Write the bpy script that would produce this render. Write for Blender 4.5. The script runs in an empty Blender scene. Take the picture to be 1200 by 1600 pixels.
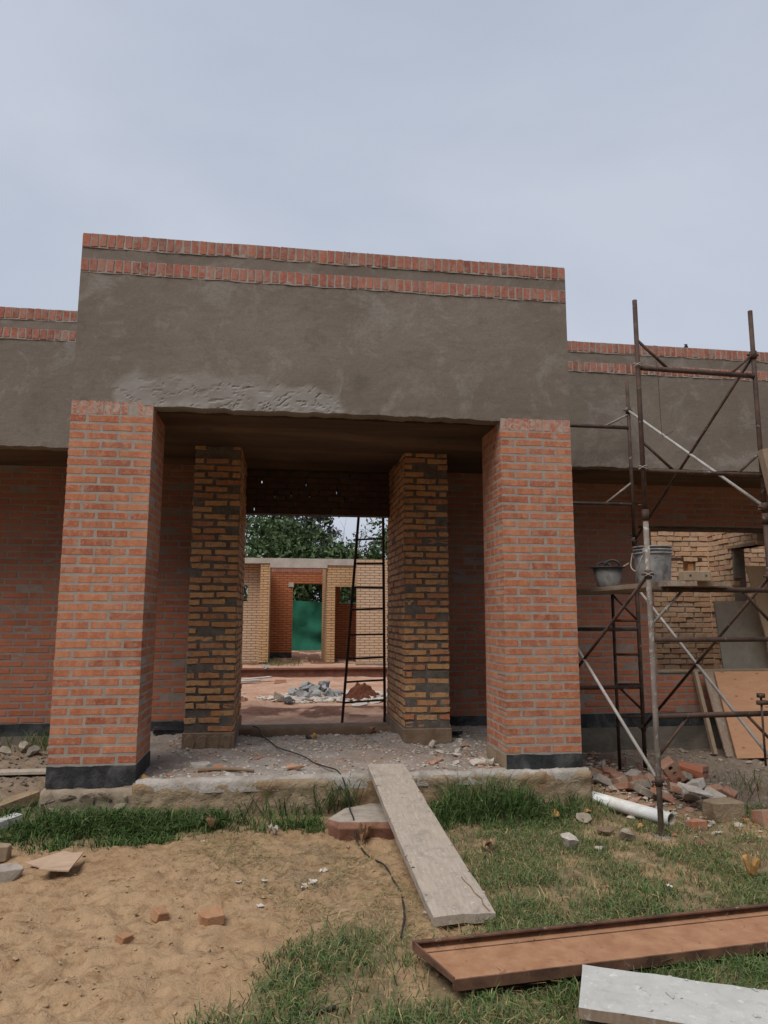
import bpy, bmesh, math, random
import numpy as np
from mathutils import Vector, Matrix

random.seed(11)
RNG = np.random.default_rng(11)
scene = bpy.context.scene
COL = scene.collection
PI = math.pi

# ------------------------------------------------------------------ camera
CAM = (1.625, -5.566, 1.066)
YAW, PITCH, ROLL, FPX = 0.1401, 0.1435, 0.0023, 1118.2
cd = bpy.data.cameras.new('camera')
cam = bpy.data.objects.new('camera', cd)
COL.objects.link(cam)
fw = Vector((math.sin(YAW) * math.cos(PITCH), math.cos(YAW) * math.cos(PITCH), math.sin(PITCH)))
rt = Vector((math.cos(YAW), -math.sin(YAW), 0))
up = rt.cross(fw)
rt2 = math.cos(ROLL) * rt + math.sin(ROLL) * up
up2 = -math.sin(ROLL) * rt + math.cos(ROLL) * up
M = Matrix((rt2, up2, -fw)).transposed().to_4x4()
M.translation = Vector(CAM)
cam.matrix_world = M
cd.sensor_fit = 'VERTICAL'
cd.sensor_height = 24.0
cd.lens = 24.0 * FPX / 1600.0
cd.clip_start = 0.05
cd.clip_end = 2000
scene.camera = cam

# ------------------------------------------------------------------ world, sun, exposure
SUN_DIR = Vector((-0.45, -0.55, 1.15)).normalized()      # towards the sun
w = bpy.data.worlds.new('World')
scene.world = w
w.use_nodes = True
nt = w.node_tree
nt.nodes.clear()
wo = nt.nodes.new('ShaderNodeOutputWorld')
bg = nt.nodes.new('ShaderNodeBackground')
sky = nt.nodes.new('ShaderNodeTexSky')
sky.sky_type = 'NISHITA'
sky.sun_disc = False
sky.sun_elevation = math.asin(SUN_DIR.z)
sky.sun_rotation = math.atan2(SUN_DIR.x, SUN_DIR.y)
sky.dust_density = 3.0
tcw = nt.nodes.new('ShaderNodeTexCoord')
mpw = nt.nodes.new('ShaderNodeMapping')
mpw.inputs['Scale'].default_value = (1.0, 1.0, 2.2)
nzw = nt.nodes.new('ShaderNodeTexNoise')
nzw.inputs['Scale'].default_value = 1.5
nzw.inputs['Detail'].default_value = 5
nzw.inputs['Roughness'].default_value = 0.5
nzw.inputs['Distortion'].default_value = 0.4
rpw = nt.nodes.new('ShaderNodeValToRGB')
rpw.color_ramp.elements[0].position = 0.36
rpw.color_ramp.elements[0].color = (2.42, 2.70, 3.24, 1)
rpw.color_ramp.elements[1].position = 0.66
rpw.color_ramp.elements[1].color = (2.98, 3.22, 3.72, 1)
mxw = nt.nodes.new('ShaderNodeMix')
mxw.data_type = 'RGBA'
mxw.inputs[0].default_value = 0.95
nt.links.new(tcw.outputs['Generated'], mpw.inputs[0])
nt.links.new(mpw.outputs[0], nzw.inputs['Vector'])
nt.links.new(nzw.outputs[0], rpw.inputs[0])
nt.links.new(sky.outputs[0], mxw.inputs[6])
nt.links.new(rpw.outputs[0], mxw.inputs[7])
nt.links.new(mxw.outputs[2], bg.inputs[0])
bg.inputs[1].default_value = 0.10
nt.links.new(bg.outputs[0], wo.inputs[0])

sd = bpy.data.lights.new('sun', 'SUN')
sd.energy = 1.5
sd.angle = math.radians(38)
sd.color = (1.0, 0.965, 0.91)
sun = bpy.data.objects.new('sun', sd)
COL.objects.link(sun)
sun.rotation_euler = SUN_DIR.to_track_quat('Z', 'Y').to_euler()
vs = scene.view_settings
vs.view_transform = 'Standard'
vs.look = 'None'
vs.exposure = 0.92
vs.gamma = 1.0
vs.use_curve_mapping = False


# ------------------------------------------------------------------ noise
def _hash(ix, iy, s):
    h = (ix.astype(np.int64) * 374761393 + iy.astype(np.int64) * 668265263 + s * 974634777) & 0xffffffff
    h = ((h ^ (h >> 13)) * 1274126177) & 0xffffffff
    h = h ^ (h >> 16)
    return (h & 0xffffff) / float(0xffffff)


def vnoise(x, y, s=0):
    x = np.asarray(x, float); y = np.asarray(y, float)
    x0 = np.floor(x); y0 = np.floor(y)
    fx = x - x0; fy = y - y0
    fx = fx * fx * (3 - 2 * fx); fy = fy * fy * (3 - 2 * fy)
    a = _hash(x0, y0, s); b = _hash(x0 + 1, y0, s); c = _hash(x0, y0 + 1, s); d = _hash(x0 + 1, y0 + 1, s)
    return (a * (1 - fx) + b * fx) * (1 - fy) + (c * (1 - fx) + d * fx) * fy


def fbm(x, y, s=0, o=4):
    t = 0; a = 1; n = 0
    for i in range(o):
        t = t + a * vnoise(x, y, s + i * 17); n += a
        x = np.asarray(x) * 2.03 + 13.7; y = np.asarray(y) * 2.03 - 7.1; a *= 0.5
    return t / n


def sstep(a, b, x):
    t = np.clip((np.asarray(x, float) - a) / (b - a), 0, 1)
    return t * t * (3 - 2 * t)


def poly_mask(x, y, poly, soft):
    x = np.asarray(x, float); y = np.asarray(y, float)
    ins = np.zeros(x.shape, bool); dist = np.full(x.shape, 1e9)
    n = len(poly)
    for i in range(n):
        x1, y1 = poly[i]; x2, y2 = poly[(i + 1) % n]
        c = ((y1 > y) != (y2 > y)) & (x < (x2 - x1) * (y - y1) / ((y2 - y1) + 1e-12) + x1)
        ins ^= c
        dx, dy = x2 - x1, y2 - y1
        t = np.clip(((x - x1) * dx + (y - y1) * dy) / (dx * dx + dy * dy), 0, 1)
        dist = np.minimum(dist, np.hypot(x - x1 - t * dx, y - y1 - t * dy))
    sdv = np.where(ins, dist, -dist)
    return sstep(-soft, soft, sdv)


# ------------------------------------------------------------------ node helper / materials
class NT:
    def __init__(self, name):
        self.m = bpy.data.materials.new(name)
        self.m.use_nodes = True
        self.t = self.m.node_tree
        self.p = self.t.nodes['Principled BSDF']
        self.p.inputs['Specular IOR Level'].default_value = 0.3

    def n(self, ty, **k):
        nd = self.t.nodes.new('ShaderNode' + ty)
        for a, b in k.items():
            if a in nd.bl_rna.properties:
                setattr(nd, a, b)
            else:
                nd.inputs[a.replace('_', ' ')].default_value = b
        return nd

    def l(self, a, b):
        self.t.links.new(a, b)

    def coords(self, kind='Object', scale=(1, 1, 1), off=None):
        tc = self.n('TexCoord')
        mp = self.n('Mapping')
        mp.inputs['Scale'].default_value = scale
        self.l(tc.outputs[kind], mp.inputs[0])
        out = mp.outputs[0]
        if off is not None:
            ad = self.n('VectorMath', operation='ADD')
            self.l(out, ad.inputs[0]); self.l(off, ad.inputs[1])
            out = ad.outputs[0]
        return out

    def noise(self, vec, scale, detail=4, rough=0.55, dist=0.0):
        nd = self.n('TexNoise', Scale=scale, Detail=detail, Roughness=rough, Distortion=dist)
        self.l(vec, nd.inputs['Vector'])
        return nd.outputs[0]

    def ramp(self, fac, stops):
        nd = self.n('ValToRGB')
        el = nd.color_ramp.elements
        while len(el) < len(stops):
            el.new(0.5)
        for e, (p, c) in zip(el, stops):
            e.position = p
            e.color = (c, c, c, 1) if isinstance(c, (int, float)) else (*c, 1)
        self.l(fac, nd.inputs[0])
        return nd.outputs[0]

    def mix(self, fac, a, b, blend='MIX'):
        nd = self.n('Mix')
        nd.data_type = 'RGBA'
        nd.blend_type = blend
        for s, v in ((0, fac), (6, a), (7, b)):
            if isinstance(v, (int, float)):
                nd.inputs[s].default_value = v
            elif isinstance(v, tuple):
                nd.inputs[s].default_value = (*v, 1)
            else:
                self.l(v, nd.inputs[s])
        return nd.outputs[2]

    def math(self, op, a, b=0.0):
        nd = self.n('Math', operation=op)
        for i, v in enumerate((a, b)):
            if isinstance(v, (int, float)):
                nd.inputs[i].default_value = v
            else:
                self.l(v, nd.inputs[i])
        return nd.outputs[0]

    def attr(self, name):
        nd = self.n('Attribute')
        nd.attribute_name = name
        return nd

    def rnd(self):
        oi = self.n('ObjectInfo'); ge = self.n('NewGeometry')
        return self.math('FRACT', self.math('ADD', oi.outputs['Random'], ge.outputs['Random Per Island']))

    def bump(self, h, strength=0.3, dist=0.01, prev=None):
        nd = self.n('Bump', Strength=strength, Distance=dist)
        self.l(h, nd.inputs['Height'])
        if prev is not None:
            self.l(prev, nd.inputs['Normal'])
        self.l(nd.outputs[0], self.p.inputs['Normal'])
        return nd.outputs[0]

    def done(self, col, rough=0.9, metal=0.0):
        if isinstance(col, tuple):
            self.p.inputs['Base Color'].default_value = (*col, 1)
        else:
            self.l(col, self.p.inputs['Base Color'])
        if isinstance(rough, (int, float)):
            self.p.inputs['Roughness'].default_value = rough
        else:
            self.l(rough, self.p.inputs['Roughness'])
        self.p.inputs['Metallic'].default_value = metal
        return self.m


def off3(k, r, mul=37.0):
    cb = k.n('CombineXYZ')
    a = k.math('MULTIPLY', r, mul)
    k.l(a, cb.inputs[0]); k.l(k.math('MULTIPLY', r, mul * 1.7), cb.inputs[1]); k.l(k.math('MULTIPLY', r, mul * 0.6), cb.inputs[2])
    return cb.outputs[0]


def brick_mat(name, stops, pale, cement, pale_amt, cem_lo, cem_hi, cem_max, upper_tint=None):
    k = NT(name)
    r = k.rnd()
    base = k.ramp(r, stops)
    v = k.coords('Object', (1, 1, 1), off3(k, r))
    vb = k.coords('Object', (1, 1, 0.3), off3(k, r, 53.0))
    n1 = k.noise(vb, 17, 2, 0.5)
    base = k.mix(k.ramp(n1, [(0.50, 0.0), (0.58, pale_amt * 0.6)]), base, pale)
    base = k.mix(k.ramp(n1, [(0.30, 0.45), (0.40, 0.0)]), base, k.mix(1.0, base, (0.7, 0.6, 0.6), 'MULTIPLY'))
    n1b = k.noise(v, 60, 3, 0.65, 1.0)
    base = k.mix(k.ramp(n1b, [(0.53, 0.0), (0.62, pale_amt)]), base, pale)
    n2 = k.noise(v, 48, 4, 0.7, 0.6)
    base = k.mix(k.ramp(n2, [(0.25, 0.35), (0.5, 0.0)]), base, k.mix(1.0, base, (0.45, 0.36, 0.33), 'MULTIPLY'))
    n3 = k.noise(v, 17, 6, 0.72, 1.0)
    base = k.mix(k.ramp(n3, [(cem_lo, 0.0), (cem_hi, cem_max)]), base, cement)
    if upper_tint:
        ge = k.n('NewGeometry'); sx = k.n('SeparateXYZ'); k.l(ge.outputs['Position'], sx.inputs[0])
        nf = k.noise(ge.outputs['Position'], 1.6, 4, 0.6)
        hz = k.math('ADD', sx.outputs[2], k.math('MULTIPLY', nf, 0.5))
        base = k.mix(k.ramp(k.math('MULTIPLY', hz, 0.25), [(upper_tint[0] * 0.25, 0.0), (upper_tint[0] * 0.25 + 0.03, upper_tint[1])]), base, upper_tint[2])  # tint mixed in above a set height, its edge broken by noise
    gp = k.n('NewGeometry')
    st = k.noise(gp.outputs['Position'], 2.3, 5, 0.65, 0.4)
    base = k.mix(k.ramp(st, [(0.36, 0.5), (0.52, 0.0)]), base, k.mix(1.0, base, (0.62, 0.6, 0.6), 'MULTIPLY'))
    base = k.mix(k.ramp(st, [(0.54, 0.0), (0.68, 0.16)]), base, cement)
    n4 = k.noise(v, 190, 3, 0.7)
    b = k.bump(n4, 0.3, 0.003)
    k.bump(n2, 0.25, 0.003, b)
    return k.done(base, 0.92)


def rough_mat(name, c1, c2, scale=6, bump=0.4, dist=0.01, c3=None, stretch=(1, 1, 1), rough=0.93, detail=6):
    k = NT(name)
    v = k.coords('Object', stretch)
    n1 = k.noise(v, scale, detail, 0.6, 0.3)
    col = k.mix(k.ramp(n1, [(0.3, 0.0), (0.7, 1.0)]), c1, c2)
    if c3:
        n3 = k.noise(v, scale * 0.45, 5, 0.65, 0.8)
        col = k.mix(k.ramp(n3, [(0.5, 0.0), (0.66, 0.85)]), col, c3)
    n2 = k.noise(v, scale * 9, 4, 0.7)
    col = k.mix(k.ramp(n2, [(0.3, 0.4), (0.55, 0.0)]), col, k.mix(1.0, col, (0.6, 0.6, 0.6), 'MULTIPLY'))
    b = k.bump(n2, bump, dist)
    k.bump(n1, bump * 0.6, dist * 2, b)
    return k.done(col, rough)


MAT = {}
CEM = (0.30, 0.25, 0.21)
MAT['face_brick'] = brick_mat('face_brick', [(0.0, (0.34, 0.10, 0.055)), (0.2, (0.43, 0.14, 0.07)), (0.5, (0.48, 0.18, 0.088)), (0.8, (0.46, 0.155, 0.076)), (1.0, (0.37, 0.12, 0.07))],
                              (0.55, 0.31, 0.185), CEM, 0.55, 0.56, 0.64, 0.65)
MAT['soldier_brick'] = brick_mat('soldier_brick', [(0.0, (0.38, 0.13, 0.08)), (0.5, (0.45, 0.16, 0.09)), (1.0, (0.40, 0.14, 0.09))], (0.56, 0.36, 0.26), (0.46, 0.40, 0.35), 0.6, 0.46, 0.58, 0.75)
MAT['wall_brick'] = brick_mat('wall_brick', [(0.0, (0.37, 0.11, 0.055)), (0.5, (0.45, 0.145, 0.07)), (1.0, (0.40, 0.13, 0.07))],
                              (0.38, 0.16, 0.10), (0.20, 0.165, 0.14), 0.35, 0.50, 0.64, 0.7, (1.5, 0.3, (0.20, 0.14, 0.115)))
MAT['band_brick'] = brick_mat('band_brick', [(0.0, (0.28, 0.085, 0.055)), (0.4, (0.37, 0.11, 0.07)), (0.8, (0.42, 0.14, 0.085)), (1.0, (0.26, 0.10, 0.07))],
                              (0.44, 0.22, 0.155), CEM, 0.4, 0.46, 0.64, 0.8)
MAT['rough_brick'] = brick_mat('rough_brick', [(0.0, (0.46, 0.20, 0.075)), (0.3, (0.54, 0.28, 0.115)), (0.65, (0.57, 0.31, 0.13)), (0.85, (0.42, 0.14, 0.06)), (1.0, (0.50, 0.25, 0.11))],
                               (0.58, 0.38, 0.22), (0.235, 0.185, 0.14), 0.4, 0.53, 0.60, 0.85)
MAT['shaded_brick'] = brick_mat('shaded_brick', [(0.0, (0.085, 0.045, 0.025)), (0.5, (0.12, 0.062, 0.032)), (1.0, (0.07, 0.04, 0.025))], (0.14, 0.085, 0.05), (0.06, 0.05, 0.042), 0.3, 0.48, 0.6, 0.8)  # lintel beam brick: the shade under the porch roof is put into its colour
MAT['shaded_mortar'] = None
MAT['room_brick'] = brick_mat('room_brick', [(0.0, (0.54, 0.34, 0.21)), (0.4, (0.62, 0.42, 0.27)), (0.75, (0.58, 0.36, 0.20)), (1.0, (0.48, 0.25, 0.15))],
                              (0.62, 0.46, 0.33), (0.27, 0.22, 0.18), 0.4, 0.55, 0.66, 0.7)
MAT['mortar'] = rough_mat('mortar', (0.28, 0.24, 0.208), (0.39, 0.34, 0.298), 9, 0.5, 0.006)
MAT['wall_mortar'] = rough_mat('wall_mortar', (0.21, 0.165, 0.14), (0.29, 0.24, 0.205), 7, 0.5, 0.006)
MAT['rough_mortar'] = rough_mat('rough_mortar', (0.13, 0.105, 0.086), (0.225, 0.19, 0.16), 12, 0.9, 0.02)


MAT['shaded_mortar'] = rough_mat('shaded_mortar', (0.05, 0.04, 0.033), (0.09, 0.075, 0.062), 12, 0.9, 0.02)  # beam mortar, darkened to carry the same porch shade


def plaster():
    k = NT('cement_plaster')
    v = k.coords('Object')
    a = k.attr('patch')
    big = k.noise(v, 0.8, 4, 0.55, 0.2)
    col = k.mix(k.ramp(big, [(0.35, 0.0), (0.65, 1.0)]), (0.158, 0.129, 0.102), (0.215, 0.18, 0.148))
    mid = k.noise(v, 2.4, 9, 0.74, 0.5)
    col = k.mix(k.ramp(mid, [(0.52, 0.0), (0.62, 0.6)]), col, (0.285, 0.255, 0.228))
    col = k.mix(k.ramp(mid, [(0.33, 0.5), (0.44, 0.0)]), col, (0.112, 0.092, 0.072))
    v3 = k.coords('Object', (0.55, 1, 2.2))
    trw = k.noise(v3, 9, 6, 0.7, 0.3)
    col = k.mix(k.ramp(trw, [(0.56, 0.0), (0.72, 0.4)]), col, (0.23, 0.20, 0.175))
    fine = k.noise(v, 60, 4, 0.7)
    col = k.mix(k.ramp(fine, [(0.3, 0.35), (0.6, 0.0)]), col, (0.10, 0.084, 0.068))
    pc = k.mix(k.noise(v, 7, 5, 0.6), (0.245, 0.225, 0.205), (0.33, 0.31, 0.29))
    col = k.mix(k.math('MULTIPLY', a.outputs['Fac'], 0.8), col, pc)
    b = k.bump(fine, 0.25, 0.004)
    k.bump(trw, 0.3, 0.008, b)
    return k.done(col, 0.92)


MAT['plaster'] = plaster()
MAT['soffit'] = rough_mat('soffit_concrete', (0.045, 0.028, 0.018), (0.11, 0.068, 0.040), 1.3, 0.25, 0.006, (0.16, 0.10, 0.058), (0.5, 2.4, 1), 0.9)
MAT['bitumen'] = rough_mat('bitumen', (0.012, 0.013, 0.015), (0.045, 0.048, 0.052), 7, 0.6, 0.01, (0.10, 0.10, 0.10), (1, 1, 1), 0.6)
MAT['concrete'] = rough_mat('rough_concrete', (0.24, 0.175, 0.11), (0.37, 0.285, 0.19), 5, 0.8, 0.02, (0.29, 0.175, 0.095))
MAT['lip'] = rough_mat('pale_lip', (0.34, 0.305, 0.27), (0.50, 0.455, 0.41), 8, 0.8, 0.015, (0.30, 0.25, 0.20))
MAT['plinth'] = rough_mat('plinth_render', (0.15, 0.125, 0.10), (0.22, 0.19, 0.155), 3, 0.5, 0.012, (0.105, 0.09, 0.07))
MAT['pier_foot'] = rough_mat('pier_foot', (0.17, 0.11, 0.07), (0.27, 0.19, 0.13), 8, 0.6, 0.015)
MAT['dust'] = rough_mat('dust_floor', (0.20, 0.165, 0.14), (0.36, 0.315, 0.28), 3.5, 0.9, 0.02, (0.32, 0.215, 0.15))
MAT['ring_beam'] = rough_mat('ring_beam_concrete', (0.33, 0.29, 0.245), (0.47, 0.42, 0.37), 4, 0.4, 0.01)
MAT['stone'] = rough_mat('footing_stone', (0.22, 0.18, 0.135), (0.40, 0.34, 0.27), 9, 0.6, 0.01)
MAT['footing'] = rough_mat('footing_rubble', (0.19, 0.145, 0.10), (0.36, 0.29, 0.22), 6, 0.6, 0.012)
MAT['rock_grey'] = rough_mat('grey_rock', (0.19, 0.19, 0.19), (0.38, 0.37, 0.36), 7, 0.5, 0.01)
MAT['rock_white'] = rough_mat('pale_rubble', (0.36, 0.31, 0.26), (0.58, 0.52, 0.46), 14, 0.5, 0.008)
MAT['sandstone'] = rough_mat('red_stone', (0.18, 0.085, 0.055), (0.30, 0.155, 0.105), 10, 0.6, 0.01)
MAT['stone_top'] = rough_mat('caked_cement', (0.28, 0.23, 0.19), (0.46, 0.40, 0.34), 12, 0.6, 0.01)
MAT['red_dirt'] = rough_mat('red_dirt', (0.10, 0.032, 0.018), (0.20, 0.065, 0.032), 20, 0.9, 0.02)
MAT['chunk_brick'] = brick_mat('chunk_brick', [(0.0, (0.34, 0.10, 0.05)), (0.4, (0.48, 0.18, 0.075)), (0.7, (0.36, 0.13, 0.075)), (1.0, (0.42, 0.24, 0.15))],
                               (0.46, 0.31, 0.22), (0.30, 0.245, 0.20), 0.4, 0.44, 0.58, 0.75)
MAT['dusty_brick'] = rough_mat('dusty_brick', (0.34, 0.165, 0.085), (0.43, 0.25, 0.14), 14, 0.5, 0.008, (0.45, 0.30, 0.18))
MAT['chunk_yellow'] = rough_mat('yellow_stone', (0.36, 0.19, 0.06), (0.52, 0.30, 0.11), 14, 0.6, 0.01)
MAT['pvc'] = rough_mat('white_pvc', (0.68, 0.68, 0.66), (0.80, 0.80, 0.78), 9, 0.05, 0.002, (0.60, 0.55, 0.47), (1, 1, 1), 0.35)
MAT['pvc_in'] = rough_mat('pvc_inside', (0.50, 0.40, 0.29), (0.62, 0.52, 0.40), 6, 0.05, 0.002)
MAT['tarp'] = rough_mat('green_netting', (0.008, 0.075, 0.042), (0.014, 0.105, 0.06), 1.2, 0.2, 0.02)
MAT['cable'] = rough_mat('cable', (0.015, 0.015, 0.016), (0.04, 0.037, 0.034), 9, 0.2, 0.002, None, (1, 1, 1), 0.6)
MAT['trash'] = rough_mat('white_scrap', (0.45, 0.39, 0.34), (0.62, 0.57, 0.52), 20, 0.3, 0.004)
MAT['dry_leaf'] = rough_mat('dry_leaf', (0.22, 0.13, 0.07), (0.40, 0.27, 0.16), 25, 0.3, 0.004)
MAT['cardboard'] = rough_mat('fibre_board', (0.42, 0.29, 0.20), (0.50, 0.36, 0.26), 5, 0.2, 0.003, (0.36, 0.245, 0.17), (1, 4, 1))
MAT['tub'] = rough_mat('tub_plastic', (0.17, 0.165, 0.16), (0.30, 0.29, 0.28), 14, 0.3, 0.004, (0.085, 0.082, 0.08), (1, 1, 1), 0.7)
MAT['dark_rubber'] = rough_mat('dark_rubber', (0.03, 0.03, 0.03), (0.08, 0.077, 0.074), 14, 0.3, 0.004, None, (1, 1, 1), 0.7)
MAT['pail'] = rough_mat('pail_plastic', (0.19, 0.195, 0.195), (0.36, 0.355, 0.34), 14, 0.3, 0.004, (0.055, 0.06, 0.065), (1, 1, 1), 0.6)
MAT['bark'] = rough_mat('bark', (0.07, 0.055, 0.045), (0.15, 0.125, 0.105), 12, 0.8, 0.02, None, (1, 1, 0.3))
MAT['dead_wood'] = rough_mat('dead_wood', (0.14, 0.13, 0.12), (0.24, 0.225, 0.21), 12, 0.6, 0.01)


def wood(name, c1, c2, c3, grain=(1, 1, 1), knots=None, rough=0.85, spl=None):
    k = NT(name)
    v = k.coords('Object', grain)
    n1 = k.noise(v, 5, 6, 0.65, 0.5)
    col = k.mix(k.ramp(n1, [(0.3, 0.0), (0.7, 1.0)]), c1, c2)
    v2 = k.coords('Object')
    n2 = k.noise(v2, 9, 6, 0.7, 1.0)
    col = k.mix(k.ramp(n2, [(0.5, 0.0), (0.68, 0.7)]), col, c3)
    if knots:
        vo = k.n('TexVoronoi', Scale=knots[0])
        mp = k.coords('Object', knots[1])
        k.l(mp, vo.inputs['Vector'])
        col = k.mix(k.ramp(vo.outputs['Distance'], [(0.06, 0.85), (0.15, 0.0)]), col, knots[2])
    if spl:
        n4 = k.noise(v2, 38, 3, 0.6)
        col = k.mix(k.ramp(n4, [(0.62, 0.0), (0.70, 0.8)]), col, spl)
    n3 = k.noise(v, 40, 4, 0.7)
    k.bump(n3, 0.3, 0.004)
    return k.done(col, rough)


MAT['ramp_plank'] = wood('weathered_plank', (0.31, 0.255, 0.205), (0.43, 0.365, 0.30), (0.24, 0.20, 0.17), (12, 1, 12), None, 0.9, (0.50, 0.45, 0.40))
MAT['white_board'] = wood('cement_caked_board', (0.40, 0.39, 0.365), (0.52, 0.51, 0.485), (0.36, 0.345, 0.32), (1, 1, 1), None, 0.9, (0.60, 0.59, 0.57))
MAT['plywood_red'] = wood('orange_plywood', (0.36, 0.185, 0.10), (0.43, 0.235, 0.135), (0.39, 0.215, 0.125), (1, 1, 5), (6.0, (1, 0.3, 2.2), (0.15, 0.065, 0.035)))
MAT['plywood_pale'] = wood('pale_plywood', (0.46, 0.33, 0.20), (0.54, 0.40, 0.26), (0.43, 0.30, 0.18), (9, 1, 1))
MAT['grey_panel'] = wood('grey_panel', (0.34, 0.30, 0.24), (0.43, 0.385, 0.31), (0.30, 0.265, 0.21), (1, 1, 1))
MAT['lumber'] = wood('lumber', (0.25, 0.18, 0.12), (0.34, 0.255, 0.18), (0.22, 0.16, 0.11), (8, 1, 1))
MAT['deck_board'] = wood('deck_board', (0.20, 0.14, 0.10), (0.31, 0.23, 0.17), (0.34, 0.30, 0.26), (8, 1, 1), None, 0.9, (0.44, 0.40, 0.36))
MAT['stick'] = wood('stick', (0.16, 0.10, 0.06), (0.24, 0.16, 0.10), (0.13, 0.085, 0.055))


def rusty(name, c1, c2, splash, amt):
    k = NT(name)
    v = k.coords('Object')
    n1 = k.noise(v, 9, 6, 0.65)
    col = k.mix(k.ramp(n1, [(0.35, 0.0), (0.65, 1.0)]), c1, c2)
    n2 = k.noise(v, 14, 5, 0.7, 0.8)
    col = k.mix(k.ramp(n2, [(amt, 0.0), (amt + 0.06, 0.85)]), col, splash)
    k.bump(n2, 0.4, 0.004)
    return k.done(col, 0.75, 0.0)


MAT['scaffold_rust'] = rusty('scaffold_rust', (0.040, 0.025, 0.02), (0.10, 0.058, 0.042), (0.30, 0.27, 0.24), 0.62)
MAT['scaffold_grey'] = rusty('scaffold_grey', (0.16, 0.13, 0.11), (0.26, 0.22, 0.19), (0.42, 0.39, 0.36), 0.55)
MAT['brace_pale'] = rusty('brace_galvanised', (0.30, 0.275, 0.25), (0.42, 0.39, 0.36), (0.14, 0.09, 0.065), 0.60)
MAT['ladder'] = rusty('ladder_steel', (0.028, 0.016, 0.013), (0.07, 0.036, 0.026), (0.15, 0.085, 0.06), 0.6)
MAT['channel'] = rusty('rust_channel', (0.28, 0.135, 0.07), (0.38, 0.205, 0.115), (0.20, 0.10, 0.06), 0.60)
MAT['channel_dark'] = rusty('rust_channel_edge', (0.06, 0.032, 0.022), (0.17, 0.085, 0.052), (0.26, 0.20, 0.16), 0.62)
MAT['far_rail'] = rusty('rust_rail', (0.12, 0.05, 0.033), (0.20, 0.085, 0.055), (0.25, 0.13, 0.09), 0.60)


def far_brick(name, stops, mortar):
    k = NT(name)
    tc = k.n('TexCoord')
    sp = k.n('SeparateXYZ'); k.l(tc.outputs['Object'], sp.inputs[0])
    cb = k.n('CombineXYZ')
    k.l(k.math('ADD', sp.outputs[0], sp.outputs[1]), cb.inputs[0]); k.l(sp.outputs[2], cb.inputs[1])
    br = k.n('TexBrick')
    k.l(cb.outputs[0], br.inputs['Vector'])
    br.offset = 0.5
    br.inputs['Scale'].default_value = 1.0
    br.inputs['Brick Width'].default_value = 0.235
    br.inputs['Row Height'].default_value = 0.066
    br.inputs['Mortar Size'].default_value = 0.009
    br.inputs['Mortar Smooth'].default_value = 0.3
    br.inputs['Bias'].default_value = 0.0
    br.inputs['Color1'].default_value = (*stops[0], 1)
    br.inputs['Color2'].default_value = (*stops[1], 1)
    br.inputs['Mortar'].default_value = (*mortar, 1)
    n = k.noise(tc.outputs['Object'], 1.1, 5, 0.65)
    col = k.mix(k.ramp(n, [(0.35, 0.0), (0.65, 0.75)]), br.outputs[0], k.mix(0.35, br.outputs[0], stops[2]))
    n2 = k.noise(tc.outputs['Object'], 26, 3, 0.7)
    col = k.mix(k.ramp(n2, [(0.3, 0.35), (0.5, 0.0)]), col, mortar)
    inv = k.math('SUBTRACT', 1.0, br.outputs['Fac'])
    b = k.bump(inv, 1.0, 0.02)
    k.bump(n2, 0.4, 0.01, b)
    return k.done(col, 0.93)


MAT['far_yellow'] = far_brick('far_yellow_brick', [(0.47, 0.265, 0.115), (0.53, 0.32, 0.16), (0.54, 0.39, 0.26)], (0.16, 0.10, 0.06))
MAT['far_orange'] = far_brick('far_orange_brick', [(0.40, 0.13, 0.05), (0.46, 0.17, 0.065), (0.34, 0.09, 0.04)], (0.15, 0.06, 0.035))
MAT['far_pale'] = far_brick('far_pale_brick', [(0.52, 0.365, 0.245), (0.57, 0.41, 0.29), (0.50, 0.29, 0.14)], (0.20, 0.14, 0.095))


def leaf_mat(name, stops):
    k = NT(name)
    ge = k.n('NewGeometry')
    col = k.ramp(ge.outputs['Random Per Island'], stops)
    k.p.inputs['Transmission Weight'].default_value = 0.0
    return k.done(col, 0.65)


MAT['leaf'] = leaf_mat('leaf', [(0.0, (0.022, 0.045, 0.015)), (0.5, (0.045, 0.082, 0.026)), (1.0, (0.10, 0.145, 0.05))])
MAT['leaf_dark'] = leaf_mat('leaf_dark', [(0.0, (0.028, 0.038, 0.026)), (0.5, (0.05, 0.068, 0.045)), (1.0, (0.10, 0.115, 0.085))])


def grass_mat():
    k = NT('grass_blades')
    a = k.attr('col')
    return k.done(a.outputs['Color'], 0.7)


MAT['grass'] = grass_mat()


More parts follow.
